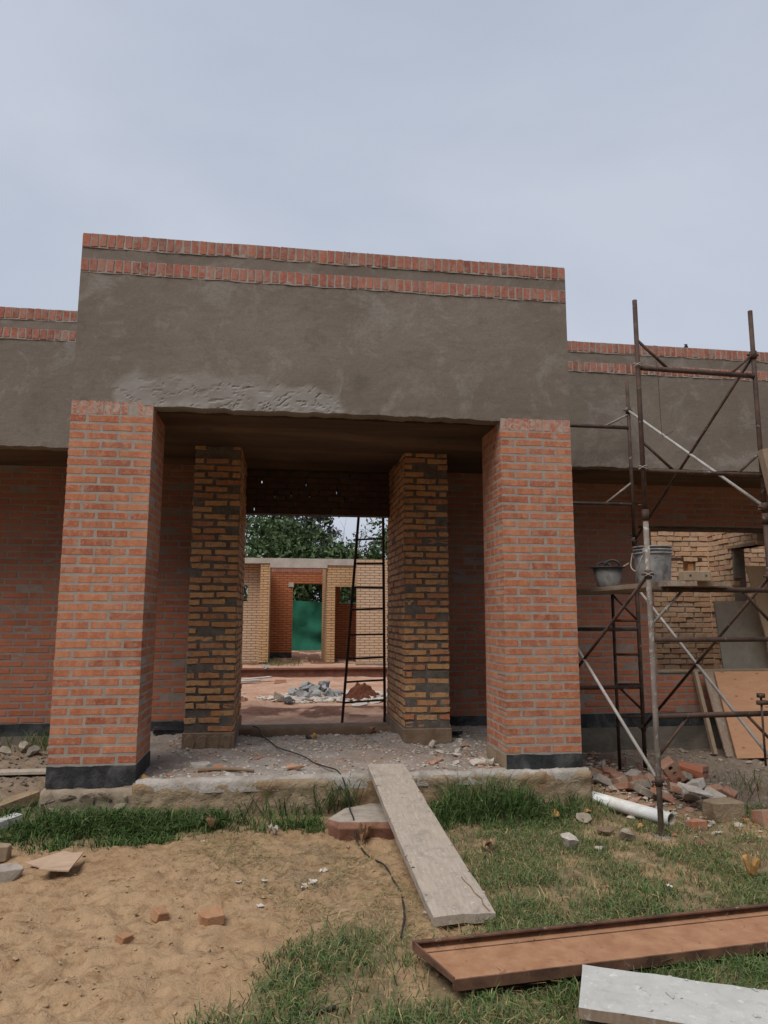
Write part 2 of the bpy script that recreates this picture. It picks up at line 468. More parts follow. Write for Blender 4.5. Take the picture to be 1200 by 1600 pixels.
def ground_mat():
    k = NT('ground_soil')
    a = k.attr('mask')
    sp = k.n('SeparateColor'); k.l(a.outputs['Color'], sp.inputs[0])
    v = k.coords('Object')
    n1 = k.noise(v, 1.6, 6, 0.6, 0.5)
    n2 = k.noise(v, 12, 6, 0.7, 0.6)
    n3 = k.noise(v, 120, 3, 0.7)
    sand = k.mix(k.ramp(n1, [(0.3, 0.0), (0.7, 1.0)]), (0.345, 0.217, 0.118), (0.435, 0.295, 0.175))
    sand = k.mix(k.ramp(n2, [(0.34, 0.8), (0.5, 0.0)]), sand, (0.22, 0.128, 0.062))
    turf = k.mix(k.ramp(n2, [(0.35, 0.0), (0.65, 1.0)]), (0.13, 0.10, 0.055), (0.29, 0.205, 0.115))
    red = k.mix(k.ramp(n2, [(0.35, 0.0), (0.6, 1.0)]), (0.085, 0.032, 0.02), (0.17, 0.075, 0.045))
    grey = k.mix(k.ramp(n2, [(0.35, 0.0), (0.65, 1.0)]), (0.145, 0.105, 0.075), (0.25, 0.195, 0.15))
    col = k.mix(sp.outputs[0], sand, turf)
    col = k.mix(sp.outputs[2], col, grey)
    col = k.mix(sp.outputs[1], col, red)
    crt = k.attr('court')
    cf = k.mix(k.ramp(n1, [(0.35, 0.0), (0.65, 1.0)]), (0.37, 0.20, 0.125), (0.52, 0.34, 0.24))
    cf = k.mix(k.ramp(n2, [(0.35, 0.6), (0.5, 0.0)]), cf, (0.30, 0.13, 0.075))
    cf = k.mix(sp.outputs[1], cf, red)
    col = k.mix(crt.outputs['Fac'], col, cf)
    col = k.mix(k.ramp(n3, [(0.3, 0.35), (0.55, 0.0)]), col, k.mix(1.0, col, (0.55, 0.5, 0.45), 'MULTIPLY'))
    b = k.bump(n3, 0.5, 0.008)
    k.bump(n2, 0.8, 0.03, b)
    return k.done(col, 0.97)


MAT['ground'] = ground_mat()


# ------------------------------------------------------------------ object helpers
def link(o, parent=None):
    COL.objects.link(o)
    if parent is not None:
        o.parent = parent
    return o


def tag(o, label=None, cat=None, group=None, kind=None):
    if label: o['label'] = label
    if cat: o['category'] = cat
    if group: o['group'] = group
    if kind: o['kind'] = kind
    return o


def empty(name, loc, rz=0.0, label=None, cat=None, group=None):
    o = bpy.data.objects.new(name, None)
    o.empty_display_size = 0.1
    o.location = loc
    o.rotation_euler = (0, 0, rz)
    link(o)
    return tag(o, label, cat, group)


def npmesh(name, verts, faces, mat, smooth=False, attrs=None):
    """verts (n,3); faces (m,3) or (m,4) arrays"""
    verts = np.asarray(verts, np.float32); faces = np.asarray(faces, np.int32)
    me = bpy.data.meshes.new(name)
    k = faces.shape[1]
    me.vertices.add(len(verts)); me.vertices.foreach_set('co', verts.ravel())
    me.loops.add(faces.size); me.loops.foreach_set('vertex_index', faces.ravel())
    me.polygons.add(len(faces))
    me.polygons.foreach_set('loop_start', np.arange(0, faces.size, k, dtype=np.int32))
    me.polygons.foreach_set('loop_total', np.full(len(faces), k, np.int32))
    me.polygons.foreach_set('use_smooth', np.full(len(faces), bool(smooth)))
    if attrs:
        for an, (ty, arr) in attrs.items():
            at = me.attributes.new(an, ty, 'POINT')
            at.data.foreach_set('color' if 'COLOR' in ty else 'value', np.asarray(arr, np.float32).ravel())
    me.update(calc_edges=True)
    me.materials.append(MAT[mat])
    return me


class MB:
    def __init__(self):
        self.v = []; self.f = []; self.mi = []; self.cur = 0

    def add(self, vs, fs):
        b = len(self.v)
        self.v += [tuple(p) for p in vs]
        for f in fs:
            self.f.append([i + b for i in f]); self.mi.append(self.cur)
        return self

    def box(self, x0, x1, y0, y1, z0, z1, mtx=None, jit=0.0):
        vs = [Vector((x, y, z)) for z in (z0, z1) for y in (y0, y1) for x in (x0, x1)]
        if jit:
            vs = [p + Vector((random.uniform(-jit, jit), random.uniform(-jit, jit), random.uniform(-jit, jit))) for p in vs]
        if mtx is not None:
            vs = [mtx @ p for p in vs]
        return self.add(vs, [(0, 2, 3, 1), (4, 5, 7, 6), (0, 1, 5, 4), (2, 6, 7, 3), (0, 4, 6, 2), (1, 3, 7, 5)])

    def tube(self, pts, r, n=8, cap=True):
        pts = [Vector(p) for p in pts]
        rs = r if isinstance(r, (list, tuple)) else [r] * len(pts)
        rings = []
        ref = None
        for i, p in enumerate(pts):
            d = (pts[min(i + 1, len(pts) - 1)] - pts[max(i - 1, 0)]).normalized()
            if ref is None:
                ref = Vector((0, 0, 1)) if abs(d.z) < 0.9 else Vector((1, 0, 0))
            a = (ref - d * ref.dot(d)).normalized(); ref = a
            b = d.cross(a)
            rings.append([p + (a * math.cos(2 * PI * k / n) + b * math.sin(2 * PI * k / n)) * rs[i] for k in range(n)])
        vs = [q for rg in rings for q in rg]
        fs = []
        for i in range(len(rings) - 1):
            for k in range(n):
                fs.append((i * n + k, i * n + (k + 1) % n, (i + 1) * n + (k + 1) % n, (i + 1) * n + k))
        if cap:
            fs.append(tuple(reversed(range(n)))); fs.append(tuple((len(rings) - 1) * n + k for k in range(n)))
        return self.add(vs, fs)

    def bar(self, a, b, wd, ht, roll=0.0):
        a, b = Vector(a), Vector(b)
        d = (b - a).normalized()
        ref = Vector((0, 0, 1)) if abs(d.z) < 0.95 else Vector((1, 0, 0))
        s = d.cross(ref).normalized(); u = s.cross(d)
        s2 = s * math.cos(roll) + u * math.sin(roll); u2 = -s * math.sin(roll) + u * math.cos(roll)
        vs = []
        for p in (a, b):
            for sx, sy in ((-1, -1), (1, -1), (1, 1), (-1, 1)):
                vs.append(p + s2 * sx * wd / 2 + u2 * sy * ht / 2)
        return self.add(vs, [(0, 1, 2, 3), (7, 6, 5, 4), (0, 4, 5, 1), (1, 5, 6, 2), (2, 6, 7, 3), (3, 7, 4, 0)])

    def lathe(self, prof, n=28, c=(0, 0, 0)):
        vs = [(c[0] + r * math.cos(2 * PI * k / n), c[1] + r * math.sin(2 * PI * k / n), c[2] + z) for r, z in prof for k in range(n)]
        fs = []
        for i in range(len(prof) - 1):
            for k in range(n):
                fs.append((i * n + k, i * n + (k + 1) % n, (i + 1) * n + (k + 1) % n, (i + 1) * n + k))
        return self.add(vs, fs)

    def prism(self, poly, z0, z1):
        n = len(poly)
        vs = [(x, y, z0) for x, y in poly] + [(x, y, z1) for x, y in poly]
        fs = [tuple(reversed(range(n))), tuple(range(n, 2 * n))] + [(i, (i + 1) % n, n + (i + 1) % n, n + i) for i in range(n)]
        return self.add(vs, fs)

    def build(self, name, mats, parent=None, smooth=False, bevel=0.0):
        me = bpy.data.meshes.new(name)
        me.from_pydata(self.v, [], self.f)
        mats = [mats] if isinstance(mats, str) else mats
        for m in mats:
            me.materials.append(MAT[m])
        me.polygons.foreach_set('material_index', self.mi)
        me.polygons.foreach_set('use_smooth', [bool(smooth)] * len(me.polygons))
        bm = bmesh.new(); bm.from_mesh(me)
        bmesh.ops.recalc_face_normals(bm, faces=bm.faces)
        if bevel:
            bmesh.ops.bevel(bm, geom=bm.edges[:], offset=bevel, segments=1, affect='EDGES', clamp_overlap=True)
        bm.to_mesh(me); bm.free()
        o = bpy.data.objects.new(name, me)
        return link(o, parent)


def smooth_curve(pts, n=8):
    P = [Vector(p) for p in pts]
    P = [P[0] * 2 - P[1]] + P + [P[-1] * 2 - P[-2]]
    out = []
    for i in range(1, len(P) - 2):
        for k in range(n):
            t = k / n
            a, b, c, d = P[i - 1], P[i], P[i + 1], P[i + 2]
            out.append(0.5 * ((2 * b) + (c - a) * t + (2 * a - 5 * b + 4 * c - d) * t * t + (3 * b - a - 3 * c + d) * t ** 3))
    out.append(P[-2])
    return out


# ------------------------------------------------------------------ ground
GZ = -0.42
TURF_R = [(2.55, -0.40), (2.70, -1.3), (2.74, -1.78), (2.45, -2.12), (2.25, -2.1), (2.02, -1.84), (1.77, -2.0), (1.66, -2.17),
          (1.56, -2.48), (1.30, -2.75), (1.2, -3.6), (9, -3.6), (9, -0.1), (5.2, -0.25), (4.4, -0.35), (4.1, 0.1), (2.6, 0.1)]
STRIP = [(-0.35, -0.02), (-0.30, -0.30), (0.10, -0.52), (0.49, -0.56), (0.87, -0.47), (1.27, -0.34), (1.70, -0.32), (2.05, -0.38), (2.55, -0.42),
         (3.2, -0.50), (4.1, -0.42), (4.12, 0.08), (4.0, 0.02), (0, 0.02)]
DRY = [(0.95, -0.45), (1.57, -0.43), (2.10, -0.6), (2.30, -1.5), (2.3, -2.1), (1.9, -1.9), (1.62, -1.5), (1.15, -1.0)]
RED_R = [(4.10, 1.9), (4.08, 0.2), (4.25, -0.05), (4.6, 0.1), (4.85, 0.8), (4.9, 1.9)]
GREY_R = [(4.1, 2.4), (4.4, -0.1), (5.1, -0.35), (9, -0.3), (9, 2.4)]


_pr = random.Random(31)
PRINTS = [(_pr.uniform(0.0, 2.3), _pr.uniform(-2.9, -0.7), _pr.uniform(0.9, 2.4)) for _ in range(34)]


def ground_h(x, y):
    x = np.asarray(x, float); y = np.asarray(y, float)
    near = sstep(-8, -3.2, y) * (1 - sstep(14, 20, y)) * sstep(-4, -1, x) * (1 - sstep(9, 14, x))
    h = GZ + (fbm(x * 1.1, y * 1.1, 3, 3) - 0.5) * 0.05 * near
    tf = poly_mask(x, y, TURF_R, 0.12)
    sandy = (1 - tf) * near
    lump = fbm(x * 7 + 2.0 * fbm(x * 3, y * 3, 8, 2), y * 9, 21, 4)
    rid = 1 - np.abs(2 * fbm(x * 9 + y * 3, y * 13 - x * 3, 33, 3) - 1)
    small = 1 - np.abs(2 * fbm(x * 15 + 3.5 * lump + y * 4, y * 22, 37, 3) - 1)
    h = h + sandy * ((lump - 0.5) * 0.060 + (rid - 0.7) * 0.034 + (small - 0.7) * 0.024)
    h = h + tf * near * (fbm(x * 6, y * 6, 44, 3) - 0.5) * 0.03
    h = h + sstep(-0.45, -0.12, y) * (1 - sstep(0.0, 0.1, y)) * 0.045 * ((x > -0.3) & (x < 4.1))
    for fx, fy, fa in PRINTS:
        if True:
            ca_, sa_ = math.cos(fa), math.sin(fa)
            uu = ((x - fx) * ca_ + (y - fy) * sa_) / 0.14; vv = (-(x - fx) * sa_ + (y - fy) * ca_) / 0.055
            rr2 = uu * uu + vv * vv
            h = h + near * (-0.014 * np.exp(-rr2 ** 2) + 0.010 * np.exp(-((rr2 - 1.6) / 0.6) ** 2))
    # rubble bank right of the porch
    h = h + poly_mask(x, y, [(4.1, 1.9), (4.05, 0.2), (4.4, -0.15), (4.9, 0.1), (5.1, 0.7), (5.2, 1.9)], 0.25) * 0.07
    # earth bank left of the porch, rising to the wall
    bank = sstep(0.05, -0.12, x) * sstep(-0.35, 0.5, y)
    h = h + bank * 0.20
    # courtyard level behind the house front
    inner = sstep(2.16, 2.38, y)
    hc = -0.15 + (fbm(x * 2.2, y * 2.2, 71, 4) - 0.5) * 0.05
    mound = np.exp(-(((x - 2.0) / 1.1) ** 2 + ((y - 3.9) / 0.28) ** 2)) * 0.05 + np.exp(-(((x - 1.25) / 0.22) ** 2 + ((y - 4.6) / 0.3) ** 2)) * 0.10
    hc = hc + mound * (0.6 + 0.8 * fbm(x * 8, y * 8, 90, 3)) * near
    return h * (1 - inner) + hc * inner


def axis_lines(segs):
    out = []
    for a, b, s in segs:
        n = max(1, int(round((b - a) / s)))
        out += list(np.linspace(a, b, n, endpoint=False))
    out.append(segs[-1][1])
    return np.array(out)


xs = axis_lines([(-600, -60, 90), (-60, -8, 13), (-8, -1.4, 0.6), (-1.4, 6.8, 0.024), (6.8, 10, 0.2), (10, 60, 10), (60, 600, 90)])
ys = axis_lines([(-600, -60, 90), (-60, -8, 12), (-8, -3.3, 0.5), (-3.3, 2.5, 0.022), (2.5, 13.2, 0.07), (13.2, 24, 0.6), (24, 80, 9), (80, 700, 100)])
gx, gy = np.meshgrid(xs, ys)
gz = ground_h(gx, gy)
nx, ny = len(xs), len(ys)
tf = poly_mask(gx, gy, TURF_R, 0.15) * sstep(0.25, 0.5, fbm(gx * 5, gy * 5, 5, 4))
tf = np.maximum(tf, poly_mask(gx, gy, STRIP, 0.1) * 0.8)
tf = np.maximum(tf, poly_mask(gx, gy, DRY, 0.2) * 0.45 * fbm(gx * 4, gy * 4, 6, 3))
far = 1 - sstep(30, 60, np.hypot(gx, gy)) 
tf = np.where(far < 1, np.maximum(tf, 1 - far), tf)
red = poly_mask(gx, gy, RED_R, 0.15) * sstep(0.3, 0.6, fbm(gx * 3, gy * 3, 14, 4))
cr = (np.exp(-(((gx - 2.3) / 1.0) ** 2 + ((gy - 3.75) / 0.42) ** 2)) + np.exp(-(((gx - 1.2) / 0.5) ** 2 + ((gy - 3.9) / 0.22) ** 2)) * 0.8
      + 2.0 * sstep(12.8, 13.4, gy) * (1 - sstep(19, 20, gy)) * (np.abs(gx - 2) < 3)) * (gy > 2.2)
red = np.maximum(red, np.clip(cr * 2.2 * sstep(0.33, 0.52, fbm(gx * 3.5, gy * 5, 19, 4)), 0, 0.95))
grey = poly_mask(gx, gy, GREY_R, 0.3)
grey = np.maximum(grey, poly_mask(gx, gy, [(-3, 2.4), (-3, -0.4), (-0.3, -0.3), (0.05, 0), (0.05, 2.4)], 0.12) * 0.8)
pa = [(0.35, 1.9), (2.0, 1.2)]
grey = np.maximum(grey, 0.6 * np.exp(-(((gx - 1.85) / 0.16) ** 2 + ((gy + 1.0) / 0.45) ** 2)) * sstep(0.4, 0.6, fbm(gx * 6, gy * 6, 61, 3)))
court = sstep(2.1, 2.3, gy) * far
idx = np.arange(nx * ny).reshape(ny, nx)
fq = np.stack([idx[:-1, :-1], idx[:-1, 1:], idx[1:, 1:], idx[1:, :-1]], -1).reshape(-1, 4)
me = npmesh('ground', np.stack([gx, gy, gz], -1).reshape(-1, 3), fq, 'ground', True,
            {'mask': ('FLOAT_COLOR', np.stack([tf, red, grey, np.ones_like(tf)], -1)), 'court': ('FLOAT', court)})
tag(link(bpy.data.objects.new('ground', me)), kind='structure')


def gh(x, y):
    return float(ground_h(np.array([x]), np.array([y]))[0])


# ------------------------------------------------------------------ bricks
CLS = {'s': (0.222, 0.052, 0.10), 'h': (0.105, 0.052, 0.10), 'v': (0.052, 0.112, 0.06)}
BM_CACHE = {}


def brick_geo(cls, seed, jit):
    wd, ht, dp = CLS[cls]
    rr = random.Random(seed * 131 + len(cls) + int(jit * 1e5))
    per = []
    nlong = 4 if cls == 's' else 2
    nx_, nz_ = (nlong, 2) if cls != 'v' else (2, 3)
    for i in range(nx_): per.append((-wd / 2 + wd * i / nx_, -ht / 2))
    for i in range(nz_): per.append((wd / 2, -ht / 2 + ht * i / nz_))
    for i in range(nx_): per.append((wd / 2 - wd * i / nx_, ht / 2))
    for i in range(nz_): per.append((-wd / 2, ht / 2 - ht * i / nz_))
    n = len(per)
    b = 0.0012 + jit * 0.28
    out, inn = [], []
    for x, z in per:
        x += rr.uniform(-jit, jit); z += rr.uniform(-jit, jit) * 0.8
        out.append((x, b * 1.1, z))
        inn.append((x * (1 - 1.7 * b / wd), rr.uniform(-jit, jit) * 0.12, z * (1 - 1.7 * b / ht)))
    back = [(x, dp, z) for x, _, z in out]
    v = back + out + inn + [(0, rr.uniform(-jit, jit) * 0.12, 0)]
    f = []
    for i in range(n):
        j = (i + 1) % n
        f.append((i, j, n + j)); f.append((i, n + j, n + i))
        f.append((n + i, n + j, 2 * n + j)); f.append((n + i, 2 * n + j, 2 * n + i))
        f.append((2 * n + i, 2 * n + j, 3 * n))
    return np.array(v, np.float32), np.array(f, np.int32)


def brick_variant(cls, jit, mat, nvar=10):
    s = random.randrange(nvar)
    key = (cls, s, jit, mat)
    if key not in BM_CACHE:
        v, f = brick_geo(cls, s, jit)
        BM_CACHE[key] = (v, f, npmesh('brick', v, f, mat))
    return BM_CACHE[key]


def lay(parent, specs, mat, jit=0.0022, cap=295):
    """specs: (x, y, z, rz, w, h, d): centre of the front face, heading, size. Nearest to the porch front first."""
    def size(s):
        d = math.dist(s[:3], CAM)
        return -(s[4] * s[5]) / (d * d) * (s[7] if len(s) > 7 else 1.0)
    specs = sorted(specs, key=size)
    rest_v, rest_f, nb = [], [], 0
    for i, s in enumerate(specs):
        x, y, z, rz, wd, ht, dp = s[:7]
        cls = 'v' if ht > wd else ('s' if wd > 0.15 else 'h')
        v, f, me = brick_variant(cls, jit, mat)
        cw, ch, cdp = CLS[cls]
        sc = (wd / cw, dp / cdp, ht / ch)
        if i < cap:
            o = bpy.data.objects.new('brick', me)
            o.location = (x, y, z)
            o.rotation_euler = (0, random.gauss(0, jit * 1.2), rz)
            o.scale = sc
            link(o, parent)
        else:
            c, sn = math.cos(rz), math.sin(rz)
            p = v * np.array(sc, np.float32)
            q = np.stack([p[:, 0] * c - p[:, 1] * sn + x, p[:, 0] * sn + p[:, 1] * c + y, p[:, 2] + z], -1)
            rest_v.append(q); rest_f.append(f + nb); nb += len(q)
    if rest_v:
        o = bpy.data.objects.new('brickwork', npmesh('brickwork', np.concatenate(rest_v), np.concatenate(rest_f), mat))
        link(o, parent)
        o['kind'] = 'stuff'


def run_bricks(length, first, wd=0.222, joint=0.018):
    """brick intervals filling a course of given length, starting with a brick of width `first`"""
    out = []
    a = 0.0
    wv = first
    while a < length - 0.03:
        b = min(a + wv, length)
        if length - b < 0.05:
            b = length
        out.append((a, b))
        a = b + joint
        wv = wd
    return out


def wall_face(x0, x1, z0, z1, y, pitch=0.068, joint=0.018, holes=(), heading=0.0, wd=0.222, hj=0.016, jy=0.002, weight=1.0, gap=0.0):
    """Brick specs for a wall face. heading 0: face looks to -Y, runs along X at depth y.
    heading +90: looks to +X, runs along Y (x0,x1 are Y limits) at x=y. heading -90: looks to -X."""
    specs = []
    nc = int(round((z1 - z0) / pitch))
    for c in range(nc):
        zc = z0 + pitch * (c + 0.5)
        first = wd if c % 2 == 0 else wd * 0.47
        if jy > 0.003:
            first *= random.uniform(0.85, 1.1)
        for a, b in run_bricks(x1 - x0, first, wd, joint):
            u0, u1 = x0 + a, x0 + b
            segs = [(u0, u1)]
            for hx0, hx1, hz0, hz1 in holes:
                if zc > hz0 and zc < hz1:
                    ns = []
                    for s0, s1 in segs:
                        if s1 <= hx0 or s0 >= hx1: ns.append((s0, s1)); continue
                        if s0 < hx0: ns.append((s0, hx0))
                        if s1 > hx1: ns.append((hx1, s1))
                    segs = ns
            for s0, s1 in segs:
                if s1 - s0 < 0.035: continue
                if gap and random.random() < gap: continue
                m = (s0 + s1) / 2
                dj = random.uniform(-jy, jy)
                wv = s1 - s0 - (random.uniform(0, jy * 3) if jy > 0.003 else 0)
                zz = zc + random.uniform(-jy, jy) * 0.6
                if heading == 0.0: specs.append((m, y + dj, zz, 0.0, wv, pitch - hj, 0.09, weight))
                elif heading > 0: specs.append((y - dj, m, zz, PI / 2, wv, pitch - hj, 0.09, weight))
                else: specs.append((y + dj, m, zz, -PI / 2, wv, pitch - hj, 0.09, weight))
    return specs


# ------------------------------------------------------------------ the house
house = empty('brick_house', (0, 0, 0), 0, 'unfinished red brick house with plastered parapets and an open entrance porch', 'house')
HCOL, HTOP = 2.58, 4.055
PZ = -0.13


def wavy_band(name, x0, x1, y, z0, z1, mat, parent, amp=0.012, seed=1, axis='x', thick=0.02):
    n = max(12, int((x1 - x0) / 0.025))
    u = np.linspace(x0, x1, n)
    lo = z0 + (fbm(u * 9, u * 0 + seed, seed, 4) - 0.5) * 2 * amp
    hi = z1 + (fbm(u * 14, u * 0 + seed + 5, seed + 9, 3) - 0.5) * amp * 0.7
    v, f = [], []
    for i in range(n):
        for q, (zz, o) in enumerate(((lo[i], 0), (hi[i], 0), (hi[i], thick), (lo[i], thick))):
            yy = y + o + ((vnoise(u[i] * 30, zz * 30, seed) - 0.5) * 0.006 if o == 0 else 0)
            v.append((u[i], yy, zz) if axis == 'x' else (y - o if thick > 0 else y + o, u[i], zz))
    for i in range(n - 1):
        b = i * 4
        for q in range(4):
            f.append((b + q, b + (q + 1) % 4, b + 4 + (q + 1) % 4, b + 4 + q))
    mb = MB(); mb.add(v, f)
    mb.f.append([0, 1, 2, 3]); mb.mi.append(0); e = (n - 1) * 4; mb.f.append([e + 3, e + 2, e + 1, e]); mb.mi.append(0)
    return mb.build(name, mat, parent)


def make_column(x0, inner, lab, black_bot):
    W, D = 0.607, 0.56
    x1 = x0 + W
    r = 0.0016
    mb = MB(); mb.box(x0 + r, x1 - r, r, D, -0.35, HCOL + 0.10)
    colm = mb.build('column', 'mortar', house)
    colm['label'] = lab
    sp = []
    pitch, J, S, Hh = 0.068, 0.0195, 0.2195, 0.1095
    for c in range(38):
        zc = pitch * (c + 0.5) + 0.002
        seq = (S, S, Hh) if (c % 2 == 0) == (inner > 0) else (Hh, S, S)
        a = x0
        for i, wv in enumerate(seq):
            tot = sum(seq) + 2 * J
            wv *= W / tot if False else 1
            b = a + wv
            if i == 2: b = x1
            corner = (i == 2 and inner > 0) or (i == 0 and inner < 0)
            dep = (0.222 if wv < 0.15 else 0.105) if corner else 0.09
            sp.append(((a + b) / 2 + random.uniform(-.002, .002) * (0 if corner else 1), random.uniform(-.0007, .0007), zc + random.uniform(-.0015, .0015), 0.0, b - a, pitch - 0.0195 + random.uniform(-.003, .002), dep, 4.0))
            if corner:
                y = dep + J
            a = b + J
        # inner side
        xx = x1 if inner > 0 else x0
        while y < D - 0.03:
            wv = min(0.222, D - y)
            if D - y - wv < 0.04: wv = D - y
            sp.append((xx, y + wv / 2, zc, PI / 2 * inner, wv, pitch - 0.019, 0.09, 1.0))
            y += wv + J
    ns = 10
    so = []
    for i in range(ns):
        wv = W / ns
        so.append((x0 + wv * (i + 0.5), random.uniform(-.001, .002), HCOL + 0.058, 0.0, wv - 0.009, 0.102 + random.uniform(-.006, .004), 0.08, 4.0))
    for i in range(8):
        wv = (D - 0.1) / 8
        sp.append((x1 if inner > 0 else x0, 0.095 + wv * (i + 0.5), HCOL + 0.058, PI / 2 * inner, wv - 0.012, 0.10, 0.08, 1.0))
    lay(colm, sp, 'face_brick', 0.0022, 280)
    lay(colm, so, 'soldier_brick', 0.003, 20)
    wavy_band('damp_course', x0 - 0.004, x1 + 0.004, -0.006, black_bot, -0.004, 'bitumen', colm, 0.02, int(x0 * 10) + 2)
    n = MB(); xx = x1 if inner > 0 else x0
    n.box(min(xx, xx + inner * 0.005) - 0.002, max(xx, xx + inner * 0.005), 0.016, D, black_bot, -0.008)
    n.build('damp_course', 'bitumen' if inner > 0 else 'concrete', colm)
    return colm


make_column(0.0, 1, 'left porch column', -0.148)
make_column(3.381, -1, 'right porch column', -0.112)


def make_pier(x0, inner, lab):
    W = 0.44
    y0, y1 = 1.25, 2.40
    x1 = x0 + W
    r = 0.007
    mb = MB(); mb.box(x0 + r, x1 - r, y0 + r, y1 - r, -0.2, 2.655)
    pr = mb.build('pier', 'rough_mortar', house)
    pr['label'] = lab
    z0 = 0.02
    sp = wall_face(x0, x1, z0, 2.65, y0, 0.0665, 0.016, (), 0.0, 0.211, 0.021, 0.009, 3.0, 0.02)
    xx = x1 if inner > 0 else x0
    sp += wall_face(y0 + 0.012, y1, z0, 2.65, xx, 0.0665, 0.016, (), inner, 0.211, 0.020, 0.006, 1.0, 0.015)
    lay(pr, sp, 'rough_brick', 0.0055, 298)
    f = MB(); f.box(x0 - 0.012, x1 + 0.012, y0 - 0.015, y1, -0.2, 0.018)
    ft = f.build('footing', 'pier_foot', pr, False, 0.008)
    for i in range(4 if inner > 0 else 0):
        wv = W / 4
        s = MB(); rr = random.Random(i + int(x0 * 100))
        cx, cz = x0 + wv * (i + 0.5), -0.065
        pts = []
        for k in range(9):
            a = 2 * PI * k / 9
            pts.append((cx + math.cos(a) * wv * 0.53 * rr.uniform(0.75, 1.05), cz + math.sin(a) * 0.085 * rr.uniform(0.7, 1.1)))
        s.add([(px, y0 - 0.024 + rr.uniform(0, .006), pz) for px, pz in [(cx + (p[0] - cx) * .8, cz + (p[1] - cz) * .8) for p in pts]] + [(px, y0 - 0.012, pz) for px, pz in pts],
              [tuple(range(9))] + [(k, (k + 1) % 9, 9 + (k + 1) % 9, 9 + k) for k in range(9)])
        s.build('footing_stone', 'pier_foot', ft)
    return pr


make_pier(0.775, 1, 'rough ochre brick pier left of the opening')
make_pier(2.785, -1, 'rough ochre brick pier right of the opening')

# wall behind the porch and of both wings (face plane y = 2.15)
YW = 2.15
WIN = (5.83, 7.75, 0.44, 2.10)


def house_wall(x0, x1, holes, lab, weight=1.0):
    mb = MB()
    r = 0.0022
    if holes:
        hx0, hx1, hz0, hz1 = holes[0]
        for a, b, c, d in ((x0, hx0, -0.02, 2.68), (hx0, hx1, -0.02, hz0), (hx0, hx1, hz1, 2.68), (hx1, x1, -0.02, 2.68)):
            if b > a: mb.box(a, b, YW + r, YW + 0.25, c, d)
    else:
        mb.box(x0, x1, YW + r, YW + 0.25, -0.02, 2.68)
    wl = mb.build('wall', 'wall_mortar', house)
    wl['label'] = lab
    sp = wall_face(x0, x1, 0.0, 2.65, YW, 0.068, 0.02, holes, 0.0, 0.222, 0.019, 0.0025, weight)
    # bricks that stand in the open first, those behind the columns last
    def vis(s):
        px = 0.5 if (0.02 < s[0] + (s[0] - 1.6) * -0.28 < 0.0) else 1.0
        dark = 0.35 if s[2] > 2.1 else 1.0
        hid = 0.2 if (-0.35 < s[0] < 0.30) or (3.70 < s[0] < 4.65) else 1.0
        return (*s[:7], px * dark * hid)
    lay(wl, [vis(s) for s in sp], 'wall_brick', 0.004, 298)
    return wl


wl = house_wall(-2.6, 0.86, (), 'red brick wall left of the entrance')
wavy_band('damp_course', -2.6, 0.86, YW - 0.006, -0.125, -0.002, 'bitumen', wl, 0.008, 31)
m = MB(); m.box(-2.6, 0.86, YW - 0.012, YW + 0.25, -0.6, -0.12); m.build('plinth', 'plinth', wl)
wr = house_wall(3.14, 8.6, [WIN], 'red brick wall right of the entrance with a bare window opening')
wavy_band('damp_course', 3.14, 8.6, YW - 0.006, -0.16, -0.002, 'bitumen', wr, 0.008, 47)
m = MB(); m.box(3.14, 8.6, YW - 0.012, YW + 0.25, -0.6, -0.15); m.build('plinth', 'plinth', wr)
m = MB(); m.box(WIN[0], WIN[1], YW - 0.012, YW + 0.26, WIN[2] - 0.004, WIN[2] + 0.014); m.build('window_sill', 'concrete', wr)
m = MB(); m.box(WIN[0] - 0.15, WIN[1] + 0.15, YW - 0.003, YW + 0.253, WIN[3] - 0.03, WIN[3] - 0.002); m.build('lintel_bar', 'scaffold_rust', wr)

# beam over the entrance, with open joints that let the light through
HOLES = [(1.30, 2.215), (1.375, 2.52), (1.52, 2.36), (1.70, 2.37), (1.745, 2.29), (1.79, 2.42), (1.86, 2.50), (1.90, 2.36), (2.28, 2.33), (2.20, 2.42)]
bx0, bx1, bz0, bz1, by0, by1 = 1.19, 2.81, 2.16, 2.66, 2.24, 2.40
hs = [(hx - 0.007, hx + 0.007, hz - 0.026, hz + 0.026) for hx, hz in HOLES]
ux = sorted({bx0, bx1, *[h[0] for h in hs], *[h[1] for h in hs]})
uz = sorted({bz0, bz1, *[h[2] for h in hs], *[h[3] for h in hs]})
mb = MB()


def solid(i, k):
    if i < 0 or k < 0 or i >= len(ux) - 1 or k >= len(uz) - 1: return False
    cx, cz = (ux[i] + ux[i + 1]) / 2, (uz[k] + uz[k + 1]) / 2
    return not any(h[0] < cx < h[1] and h[2] < cz < h[3] for h in hs)


for i in range(len(ux) - 1):
    for k in range(len(uz) - 1):
        if not solid(i, k): continue
        a, b, c, d = ux[i], ux[i + 1], uz[k], uz[k + 1]
        mb.add([(a, by0, c), (b, by0, c), (b, by0, d), (a, by0, d)], [(0, 1, 2, 3)])
        mb.add([(a, by1, c), (b, by1, c), (b, by1, d), (a, by1, d)], [(3, 2, 1, 0)])
        if not solid(i - 1, k): mb.add([(a, by0, c), (a, by1, c), (a, by1, d), (a, by0, d)], [(0, 1, 2, 3)])
        if not solid(i + 1, k): mb.add([(b, by0, c), (b, by1, c), (b, by1, d), (b, by0, d)], [(3, 2, 1, 0)])
        if not solid(i, k - 1): mb.add([(a, by0, c), (b, by0, c), (b, by1, c), (a, by1, c)], [(3, 2, 1, 0)])
        if not solid(i, k + 1): mb.add([(a, by0, d), (b, by0, d), (b, by1, d), (a, by1, d)], [(0, 1, 2, 3)])
